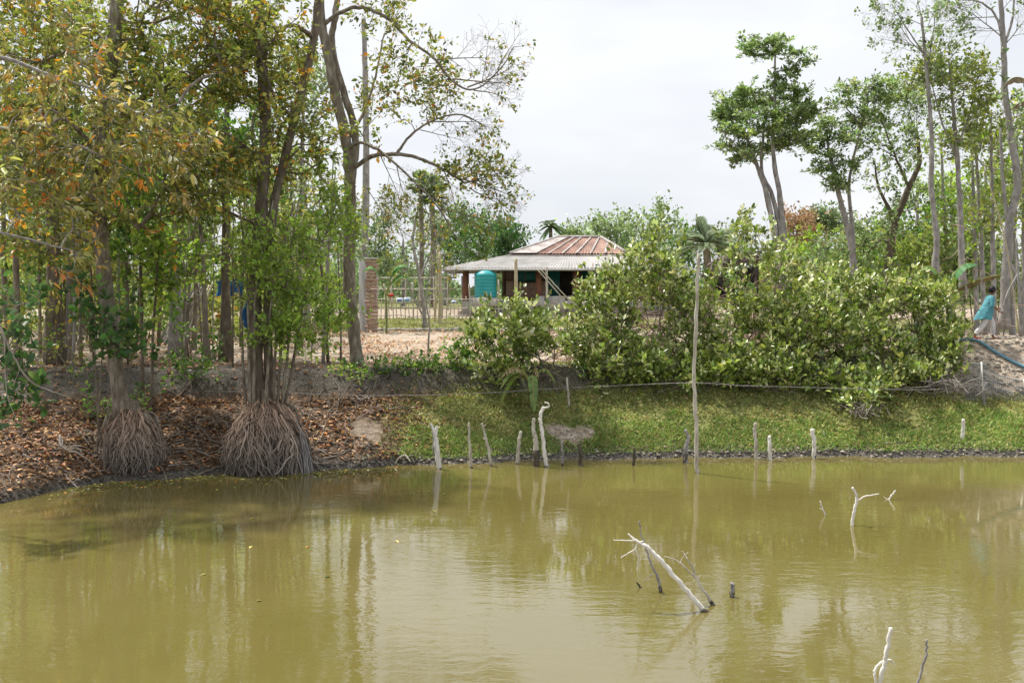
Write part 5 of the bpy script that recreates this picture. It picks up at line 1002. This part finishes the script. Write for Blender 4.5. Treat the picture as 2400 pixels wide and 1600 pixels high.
ft = [(880, 62, 560, 60, 50, FAR, 'behind the brick pillar'), (945, 66, 560, 60, 60, PALE, 'left of the fan palms'), (1090, 60, 530, 62, 45, GREEN, 'round and tall, left of the house roof'), (1045, 75, 545, 50, 50, FAR, 'between fan palms and the round one'), (1192, 58, 560, 42, 36, DEEP, 'dark one against the left roof slope'), (1140, 72, 560, 60, 40, FAR, 'behind the left roof slope'), (1345, 85, 552, 22, 18, PALE, 'tiny pale one above the ridge'),
      (1430, 62, 540, 46, 34, PALE, 'pale rounded one right of the ridge'), (1530, 50, 525, 60, 44, PALE, 'loose pale one with airy twigs above the bushes'), (1600, 62, 570, 46, 40, GREEN, 'left of the date palm'), (1720, 60, 580, 50, 40, FAR, 'right of the date palm'), (1868, 55, 528, 42, 36, RUST, 'rust-orange one right of the umbrella tree'), (1935, 60, 512, 42, 16, FAR, 'flat-crowned one beside the rust-orange one'), (1900, 70, 585, 60, 40, FAR, 'low one under the rust-orange crown'), (2000, 75, 580, 70, 40, FAR, 'behind the flat-topped tree'),
      (800, 66, 540, 60, 60, PALE, 'seen left of the forked big tree'), (2110, 70, 560, 70, 50, FAR, 'behind the leaning tree'), (1500, 80, 600, 70, 30, FAR, 'low one behind the right roof end')]
for px, y, ty, a, h, pal, lb in ft:
    s = y / 50
    quick_tree(px, y, ty, .12 * s, [(px, ty, y, a, h, W(a, y) * .8, 80), (px + 8, ty + h * 1.3, y, a, h * .8, W(a, y) * .8, 50)], pal, 'far tree, ' + lb, FT, name='far_tree', leaf=(.17 * s, .11 * s), per=20 if a > 30 else 12, spread=.5 * s, simple=True, mats=('barkpale', 'twigpale', 'leaf'))
# far woodland
n_ = 46000; az = rng.uniform(-1.05, 1.05, n_); rd_ = rng.uniform(85, 130, n_); xx = rd_ * np.sin(az); yy = rd_ * np.cos(az)
hz = (4.2 + 1.6 * np.sin(az * 23) + 1.2 * np.sin(az * 51 + 1) + .8 * np.sin(az * 97 + 2)) * np.interp(rd_, [85, 130], [.7, 1.15])
zz = height(xx, yy) + rng.random(n_) ** .7 * hz
mb = MB(); a_ = rdir(n_); nr = rdir(n_) * .7; nr[:, 2] += .6; mb.leaves(np.stack([xx, yy, zz], 1), a_, nr, rng.uniform(.5, 1.1, n_), rng.uniform(.35, .7, n_), pick(FAR, n_).clip(.01, .8), True)
tag(mb.build('distant_woodland', M['leaf']), 'low haze-tinted green woodland closing the horizon', 'woodland', kind='stuff')

# ================================================================== STAKES, POLE, WIRE
def stake(foot, mids, r0, r1, label, matn='wood', extra=(), y=None, wet=.12, name='wooden_stake', knots=0):
    f = G(*foot) if y is None else P(foot[0], foot[1], y); y = f[1]; f0 = f + (0, 0, -.12 if y is not None else 0)
    pts = [f0] + [P(a, b2, y + .02 * i) for i, (a, b2) in enumerate(mids)]
    ex = [([P(a, b2, y) for a, b2 in e[0]], e[1], e[2]) for e in extra]
    return pole_obj(name, label, 'stake', pts, r0, r1, matn, 'stakes standing along the pond edge' if name == 'wooden_stake' else None, ex, .12, 9, wet, .006)
stake((1031, 1098), [(1024, 1050), (1020, 1010)], .055, .042, 'thick white forked-top stake, leftmost along the grass edge', 'woodwhite', [([(1021, 1020), (1014, 1003), (1010, 992)], .035, .02), ([(1021, 1020), (1023, 1005), (1024, 998)], .035, .022)])
stake((1018, 1085), [(1016, 1045), (1014, 1012)], .02, .017, 'thin grey stake close behind the leftmost forked one', 'woodgrey')
stake((1105, 1096), [(1101, 1050), (1099, 990)], .032, .018, 'straight slim pale stake with pointed top, second along the edge', 'wood')
stake((1154, 1091), [(1143, 1045), (1135, 1010), (1129, 992)], .03, .02, 'left-leaning stake with short twig stubs', 'wood', [([(1138, 1030), (1133, 1027)], .015, .012), ([(1148, 1063), (1153, 1052)], .012, .007), ([(1133, 1000), (1139, 994)], .01, .006)])
stake((1211, 1087), [(1215, 1045), (1221, 1010)], .035, .03, 'right-leaning pale stake without twigs', 'wood')
stake((1257, 1092), [(1256, 1040), (1251, 1010), (1251, 980)], .062, .03, 'stout pointed stake with peeling brown lower half', 'wood', wet=.35)
stake((1282, 1093), [(1275, 1050), (1269, 1000), (1267, 970), (1275, 954)], .042, .030, 'tallest gnarled stake with a curled hook top', 'woodwhite', [([(1274, 956), (1286, 953), (1285, 945), (1276, 943)], .020, .012), ([(1267, 985), (1262, 980)], .02, .014)])
stake((1319, 1091), [(1318, 1060), (1317, 1033)], .026, .02, 'short thin grey stake right of the hooked one', 'woodgrey')
stake((1360, 1091), [(1361, 1065), (1356, 1038)], .045, .03, 'short dark rotten stake before the bare soil patch', 'woodwet')
stake((1486, 1090), [(1486, 1072), (1487, 1048)], .032, .024, 'short black stake standing alone in mid pond edge', 'woodwet')
stake((1606, 1084), [(1608, 1050), (1613, 1025), (1605, 1007)], .05, .03, 'knobbly grey stake just left of the tall pole', 'woodgrey', wet=.3)
stake((1773, 1075), [(1772, 1040), (1768, 1015), (1771, 990)], .04, .03, 'crooked pale stake right of the tall pole', 'wood', [([(1770, 1020), (1776, 1010)], .014, .01)])
stake((1806, 1078), [(1804, 1050), (1803, 1021)], .038, .036, 'short flat-topped white stake right of the crooked one', 'woodwhite')
stake((1908, 1074), [(1907, 1040), (1904, 1005)], .04, .045, 'white stake with a widened top, farthest right in the water', 'woodwhite')
stake((1632, 1108), [(1632, 1000), (1627, 900), (1632, 740), (1637, 594)], .040, .030, 'very tall straight grey bamboo pole standing in the pond edge', 'wood', name='tall_pole', wet=.15)
for foot, y, mids, r_, lb, mt in [((2081, 1050), 21.2, [(2080, 1030), (2079, 1014)], .035, 'brown short stump stake on the right grass', 'barkdark'), ((2261, 1040), 21.4, [(2257, 1010), (2258, 982)], .045, 'white knobbly stake high on the right grass', 'woodwhite'),
                              ((2312, 942), 22.6, [(2306, 915), (2313, 895)], .03, 'grey forked stick in front of the net fence', 'woodgrey'), ((1334, 966), 22.1, [(1332, 925), (1328, 884)], .028, 'thin pale stick on the bank holding the wire', 'wood'), ((1932, 1040), 21.3, [(1932, 1025), (1930, 1010)], .015, 'tiny thin peg on the grass right of the widened stake', 'wood'), ((1800, 955), 22.4, [(1800, 945)], .015, 'tiny pale peg in the dark grass under the bushes', 'wood'), ((2296, 915), 23.1, [(2297, 880), (2299, 850)], .03, 'white stick at the net fence corner', 'woodwhite')]:
    xg = (foot[0] - 1200) / F * y; f = np.array((xg, y, Hh(xg, y) - .05)); pole_obj('wooden_stake', lb, 'stake', [f] + [P(a, b2, y) for a, b2 in mids], r_, r_ * .8, mt)
# wire
pts = [P(480, 916, 20.0), P(640, 920, 20.0), P(820, 926, 20.6), P(980, 926, 21.0), P(1150, 920, 21.4), P(1330, 908, 21.3), P(1480, 902, 20.2), P(1628, 897, 19.05), P(1760, 904, 19.9), P(1900, 908, 20.8), P(2050, 912, 21.6), P(2200, 912, 22.3), P(2295, 900, 23)]
cv = curve(pts, 8, .003); mb = MB(); mb.tube(cv, .0055, 4, False); wire = empty('barbed_wire', cv[0], 'rusty barbed wire line strung along the bank past the tall pole', 'wire'); mb.build('strand', M['woodgrey'], wire)
mb = MB()
for i in range(1, len(cv) - 1):
    for q_ in (0, .5):
        c = cv[i] * (1 - q_) + cv[i + 1] * q_; d_ = rdir(1)[0] * .028; mb.tube([c - d_, c + d_], .004, 3, False)
tag(mb.build('barbs', M['woodgrey'], wire), kind='stuff')

# net, hose and pipe at the mound
M['net'] = noise_mat('grey_net', [(.3, (0.16, 0.18, 0.20)), (.7, (0.30, 0.33, 0.36))], 12, .8, bump=0)
b_ = onground(2330, 22.9); nf = empty('net_fence', b_, 'low grey net fence sagging along the foot of the clay mound', 'fence')
tops = [P(2262, 860, 22.9), P(2300, 853, 22.9), P(2345, 880, 22.9), P(2400, 893, 22.8), P(2480, 900, 22.8)]; bots = [np.array((p[0], p[1] - .12, Hh(p[0], p[1] - .12))) for p in tops]
ct, cb = curve(tops, 10), curve(bots, 10); mb = MB()
for i in range(len(ct)): mb.tube(np.linspace(ct[i], cb[i], 4) + rng.standard_normal((4, 3)) * .005, .004, 3, False)
for s in np.linspace(0, 1, 16): mb.tube(ct * (1 - s) + cb * s + rng.standard_normal(ct.shape) * .004, .004 if 0 < s < 1 else .011, 4, False)
mb.build('mesh', M['net'], nf)
for p, q_ in zip(tops[1::2], bots[1::2]): mb = MB(); mb.tube([q_, p + (0, 0, .05)], .02, 6); mb.build('post', M['woodwhite'], nf)
M['hose'] = noise_mat('blue_pipe', [(.3, (0.08, 0.20, 0.28)), (.7, (0.16, 0.32, 0.40))], 3, .5, bump=0)
hp = []
for px, y in ((2250, 24.5), (2290, 24.2), (2330, 23.95), (2370, 23.75), (2420, 23.5), (2500, 23.2)): hp.append(onground(px, y, .06))
hp = curve(hp, 5); mb = MB(); mb.tube(hp, .035, 8); tag(mb.build('blue_pipe', M['hose'], smooth=True, base=hp[0]), 'long blue plastic pipe lying down the clay mound', 'pipe')
for k, (a, lb) in enumerate(((0, 'upper thin dark hose drooping across the clay mound'), (1, 'lower thin dark hose drooping across the clay mound'))):
    pts = curve([onground(2300 + 8 * k, 23.3 - .12 * k, .06), onground(2345, 23.22 - .15 * k, .02), onground(2400, 23.16 - .14 * k, .02), onground(2480, 23.1 - .14 * k, .02)], 5); mb = MB(); mb.tube(pts, .012, 6); tag(mb.build('dark_hose', M['net'], smooth=True, base=pts[0]), lb, 'hose')

# ================================================================== BRANCHES STANDING IN THE WATER
def wbranch(foot, mids, r0, r1, label, matn, twigs=(), ylean=0.0, wet=.06, name='dead_branch'):
    f = G(*foot); y0 = f[1]; pts = [f + (0, 0, -.1)]; pts[0] = f - (P(*mids[0], y0) - f) * .25
    for i, (a, b2) in enumerate(mids): pts.append(P(a, b2, y0 + ylean * (i + 1) / len(mids)))
    def yat(py): s = (foot[1] - py) / (foot[1] - mids[-1][1] + 1e-6); return y0 + ylean * min(max(s, 0), 1.2)
    ex = [([P(a, b2, yat(b2) + .015 * k) for k, (a, b2) in enumerate(tw[0])], tw[1], tw[2]) for tw in twigs]
    pts = [pts[0], f] + pts[1:]
    return pole_obj(name, label, 'branch', pts, r0, r1, matn, None, ex, .10, 8, wet, .0045)
wbranch((1549, 1387), [(1540, 1350), (1526, 1318), (1507, 1265), (1498, 1220)], .020, .007, 'dark thin branch leaning against the long white one in the pond', 'woodgrey', [([(1530, 1345), (1518, 1352), (1509, 1364)], .006, .003)], .1, wet=.09)
wbranch((1652, 1432), [(1605, 1378), (1562, 1328), (1526, 1290), (1505, 1275)], .030, .021, 'long white branch slanting left from the water with splayed twigs at its tip', 'woodwhite',
        [([(1505, 1275), (1488, 1264), (1472, 1250)], .018, .007), ([(1488, 1266), (1465, 1266), (1437, 1264)], .009, .004), ([(1508, 1268), (1495, 1272), (1488, 1286), (1472, 1296), (1455, 1306)], .011, .005), ([(1488, 1285), (1496, 1305), (1495, 1322), (1492, 1336)], .009, .004)], .1, wet=.07)
wbranch((1671, 1417), [(1652, 1388), (1636, 1365), (1622, 1328), (1610, 1308), (1597, 1291)], .022, .005, 'forked greyish branch right of the long white one, with thin twigs', 'wood',
        [([(1638, 1362), (1622, 1345), (1593, 1318), (1577, 1309), (1557, 1303)], .012, .004), ([(1594, 1320), (1600, 1306), (1613, 1293)], .006, .003), ([(1623, 1332), (1630, 1321)], .005, .003), ([(1634, 1355), (1643, 1347)], .004, .002)], .08, wet=.07)
wbranch((1716, 1398), [(1716, 1385), (1717, 1366)], .026, .024, 'short thick stub poking from the water right of the forked branch', 'woodgrey', wet=.07, name='wood_stub')
wbranch((1502, 1376), [(1497, 1370), (1492, 1364)], .012, .008, 'tiny black stub left of the dark leaning branch', 'woodwet', wet=0, name='wood_stub')
wbranch((1997, 1230), [(2001, 1200), (2008, 1172), (2005, 1155), (1998, 1142)], .026, .018, 'white y-shaped branch standing in the right part of the pond', 'woodwhite', [([(2008, 1174), (2030, 1162), (2060, 1157)], .014, .008)], wet=0)
wbranch((1934, 1206), [(1927, 1190), (1922, 1173)], .012, .009, 'small pale twig left of the y-shaped branch', 'woodwhite', [([(1928, 1195), (1921, 1190)], .006, .004)], wet=0)
wbranch((2084, 1170), [(2090, 1160), (2098, 1149)], .014, .012, 'small pale twig right of the y-shaped branch', 'woodwhite', [([(2084, 1169), (2076, 1168), (2072, 1163)], .009, .004)], wet=0)
wbranch((2058, 1640), [(2068, 1575), (2076, 1535), (2088, 1470)], .021, .017, 'bright white stick in the near water with a curled side branch', 'woodwhite', [([(2060, 1620), (2050, 1580), (2060, 1555), (2086, 1545)], .014, .010), ([(2084, 1545), (2090, 1548), (2098, 1558)], .010, .006), ([(2051, 1582), (2047, 1570)], .009, .008)], wet=0)
wbranch((2140, 1650), [(2155, 1585), (2168, 1540), (2172, 1498)], .012, .010, 'thin grey stick right of the bright white one in the near water', 'woodgrey', wet=0)
c = G(2178, 1220); pole_obj('wood_stub', 'tiny pale twig tip in the open water at the right', 'branch', [c - (0, 0, .02), c + (.01, 0, .03), c + (-.02, 0, .06)], .006, .004, 'wood')

# floating leaves
n_ = 300; fx = rng.uniform(-7.8, -2.2, n_); fy = shore(fx) - np.abs(rng.normal(0, .5, n_)) - .05; fy[288:] = rng.uniform(10, 17, 12); fx[288:] = rng.uniform(-4.5, 1, 12)
mb = MB(); a_ = rdir(n_); a_[:, 2] = 0; mb.leaves(np.stack([fx, fy, np.full(n_, .008)], 1), a_, np.tile((0, 0, 1.), (n_, 1)), .08, .045, pick(ORANGE, n_).clip(.02, .7)); tag(mb.build('floating_leaves', M['dryleaf']), 'orange leaves floating by the dark left shore', 'floating leaves', kind='stuff')

# ================================================================== PERSON
def skin(name, chain_pts, edges, radii, m, parent, sub=2):
    me = bpy.data.meshes.new(name); me.from_pydata([tuple(map(float, p)) for p in chain_pts], edges, []); o = bpy.data.objects.new(name, me); C.objects.link(o)
    md = o.modifiers.new('s', 'SKIN'); md.use_smooth_shade = True; ms = o.modifiers.new('d', 'SUBSURF'); ms.levels = sub; ms.render_levels = sub
    for i, r_ in enumerate(radii): me.skin_vertices[0].data[i].radius = (r_, r_) if not isinstance(r_, tuple) else r_
    me.skin_vertices[0].data[0].use_root = True
    dg = bpy.context.evaluated_depsgraph_get(); dg.update(); nm = bpy.data.meshes.new_from_object(o.evaluated_get(dg)); o.modifiers.clear(); o.data = nm; nm.name = name
    nm.materials.clear(); nm.materials.append(m)
    for p in nm.polygons: p.use_smooth = True
    o.parent = parent; return o
M['skin'] = noise_mat('brown_skin', [(.3, (0.24, 0.115, 0.07)), (.7, (0.32, 0.16, 0.10))], 8, .55, bump=0)
M['hair'] = noise_mat('black_hair', [(.3, (0.008, 0.007, 0.008)), (.7, (0.022, 0.018, 0.018))], 30, .5, (1, 1, .2), .5)
M['kurta'] = noise_mat('turquoise_cloth', [(.35, (0.05, 0.24, 0.30)), (.65, (0.14, 0.38, 0.44))], 6, .85, bump=.5, dist=.03)
M['pants'] = noise_mat('white_cotton', [(.35, (0.55, 0.52, 0.53)), (.65, (0.72, 0.69, 0.70))], 7, .9, bump=.3)
M['sandal'] = noise_mat('red_sandal', [(.3, (0.45, 0.06, 0.05)), (.7, (0.58, 0.10, 0.08))], 5, .5, bump=0)
PY = 24.9; u_ = PY / F     # metres per photo pixel at the person
pg = onground(2312, PY); 
sc = W(122, PY) / 1.42      # figure height
per = empty('person', pg, 'person in a turquoise tunic and white trousers striding right along the mound', 'person')
def q3(x, y, z): return (x * sc, y * sc, z * sc)     # local: +x = walking right, +y = away, z up
# pelvis root
J = [q3(0, 0, .74), q3(.02, 0, .88), q3(.05, 0, 1.0), q3(.09, 0, 1.12), q3(.115, 0, 1.19), q3(.135, 0, 1.24), q3(.155, 0, 1.32), q3(.165, 0, 1.39),
     # legs: rear (near side) 8.., front (far side) 
     q3(-.03, -.07, .70), q3(-.13, -.08, .42), q3(-.36, -.08, .13), q3(-.31, -.08, .05), q3(-.24, -.08, .025),
     q3(.05, .07, .70), q3(.20, .08, .43), q3(.22, .08, .09), q3(.28, .08, .03), q3(.35, .08, .03),
     # near arm
     q3(.09, -.12, 1.15), q3(.08, -.17, .95), q3(.22, -.18, .80), q3(.29, -.17, .755),
     # far arm
     q3(.10, .12, 1.15), q3(.20, .17, .97), q3(.32, .15, .87), q3(.38, .14, .85)]
E = [(0, 1), (1, 2), (2, 3), (3, 4), (4, 5), (5, 6), (6, 7), (0, 8), (8, 9), (9, 10), (10, 11), (11, 12), (0, 13), (13, 14), (14, 15), (15, 16), (16, 17), (3, 18), (18, 19), (19, 20), (20, 21), (3, 22), (22, 23), (23, 24), (24, 25)]
RD = [.10, .095, .10, .09, .05, .045, .078, .062, .08, .052, .035, .035, .025, .08, .052, .035, .035, .025, .045, .036, .026, .024, .045, .036, .026, .024]
body = skin('body', J, E, [r_ * sc for r_ in RD], M['skin'], per)
def finger(base, direction, L_, r_):
    b0 = np.array(base); d_ = np.array(direction); d_ = d_ / np.linalg.norm(d_); return [tuple(b0), tuple(b0 + d_ * L_ * .5 * sc), tuple(b0 + (d_ * .85 + np.array((0, 0, -.35))) * L_ * sc)]
for hand in ((.29, -.17, .755), (.38, .14, .85)):
    hv = np.array(q3(*hand))
    for k, (dy, L_) in enumerate(((-.03, .065), (-.01, .075), (.01, .07), (.028, .055))):
        pts = finger(hv + np.array((.015 * sc, dy * sc * .8, -.003 * sc)), (1, dy * 3, -.35), L_, .008); mb = MB(); mb.tube(curve([np.array(p) for p in pts], 3), .0085 * sc, 6); o = mb.build('finger', M['skin'], None, smooth=True); o.parent = body
    pts = finger(hv + np.array((0, -.02 * sc, .01 * sc)), (.7, -.5, .25), .05, .009); mb = MB(); mb.tube(curve([np.array(p) for p in pts], 3), .010 * sc, 6); o = mb.build('thumb', M['skin'], None, smooth=True); o.parent = body
def sph(c, r3, name, m, parent, rough=0, seg=2):
    bm = bmesh.new(); bmesh.ops.create_icosphere(bm, subdivisions=seg, radius=1)
    for v in bm.verts:
        s = 1 + rough * random.uniform(-1, 1); v.co = Vector((v.co.x * r3[0] * s + c[0], v.co.y * r3[1] * s + c[1], v.co.z * r3[2] * s + c[2]))
    me = bpy.data.meshes.new(name); bm.to_mesh(me); bm.free(); me.materials.append(m)
    for p in me.polygons: p.use_smooth = True
    o = bpy.data.objects.new(name, me); C.objects.link(o); o.parent = parent; return o
sph(q3(.135, 0, 1.365), (.098 * sc, .088 * sc, .105 * sc), 'hair', M['hair'], per, .09, 3)
sph(q3(.225, 0, 1.335), (.018 * sc, .014 * sc, .02 * sc), 'nose', M['skin'], body)
sph(q3(.158, -.072, 1.325), (.018 * sc, .01 * sc, .026 * sc), 'ear', M['skin'], body)
for s in (-1, 1): sph(q3(.208, s * .032, 1.35), (.012 * sc, .012 * sc, .008 * sc), 'eye', M['hair'], body)
sph(q3(.215, 0, 1.295), (.010 * sc, .022 * sc, .006 * sc), 'mouth', M['sandal'], body)
# tunic: lofted rings, flaring back
def loft(rings, name, m, parent, k=24, wob=.0):
    V = []
    for i, (x, z, rx, ry) in enumerate(rings):
        for j in range(k):
            a = 2 * pi * j / k; w_ = 1 + wob * sin(a * 5 + i * .6) * (i / len(rings)); V.append(q3(x + rx * cos(a) * w_, ry * sin(a) * w_, z + .02 * sin(a * 3 + i) * (i == len(rings) - 1)))
    n_ = len(rings); f = [(i * k + j, i * k + (j + 1) % k, (i + 1) * k + (j + 1) % k, (i + 1) * k + j) for i in range(n_ - 1) for j in range(k)]
    mb = MB(); mb.add(V, [tuple(reversed(t)) for t in f]); o = mb.build(name, m, None, smooth=True); o.parent = parent; return o
kt = loft([(.115, 1.215, .055, .06), (.10, 1.19, .085, .13), (.085, 1.12, .115, .16), (.055, 1.0, .135, .145), (.01, .88, .165, .15), (-.04, .76, .20, .175), (-.09, .64, .225, .185), (-.12, .56, .23, .19)], 'tunic', M['kurta'], per, 28, .10)
for (sx_, sy_, sz_), (ex_, ey_, ez_) in (((.09, -.11, 1.15), (.06, -.175, .90)), ((.10, .11, 1.15), (.21, .175, .96))):
    mb = MB(); mb.tube(curve([np.array(q3(sx_, sy_, sz_)), np.array(q3((sx_ + ex_) / 2, (sy_ + ey_) / 2 * 1.08, (sz_ + ez_) / 2)), np.array(q3(ex_, ey_, ez_))], 4), np.linspace(.065, .055, 9) * sc, 12, False); o = mb.build('sleeve', M['kurta'], None, smooth=True); o.parent = kt
for s, pts in ((-1, [(-.03, -.07, .70), (-.13, -.08, .42), (-.34, -.08, .16)]), (1, [(.05, .07, .70), (.20, .08, .43), (.22, .08, .13)])):
    mb = MB(); mb.tube(curve([np.array(q3(*p)) for p in pts], 6, .002), np.linspace(.098, .055, 13) * sc, 14, False, .03); o = mb.build('trouser_leg', M['pants'], None, smooth=True); o.parent = per
for s, c0 in ((-1, (-.29, -.08, .045)), (1, (.30, .08, .03))):
    sph(q3(*c0), (.115 * sc, .048 * sc, .032 * sc), 'sandal', M['sandal'], per)
for o in list(per.children):
    pass
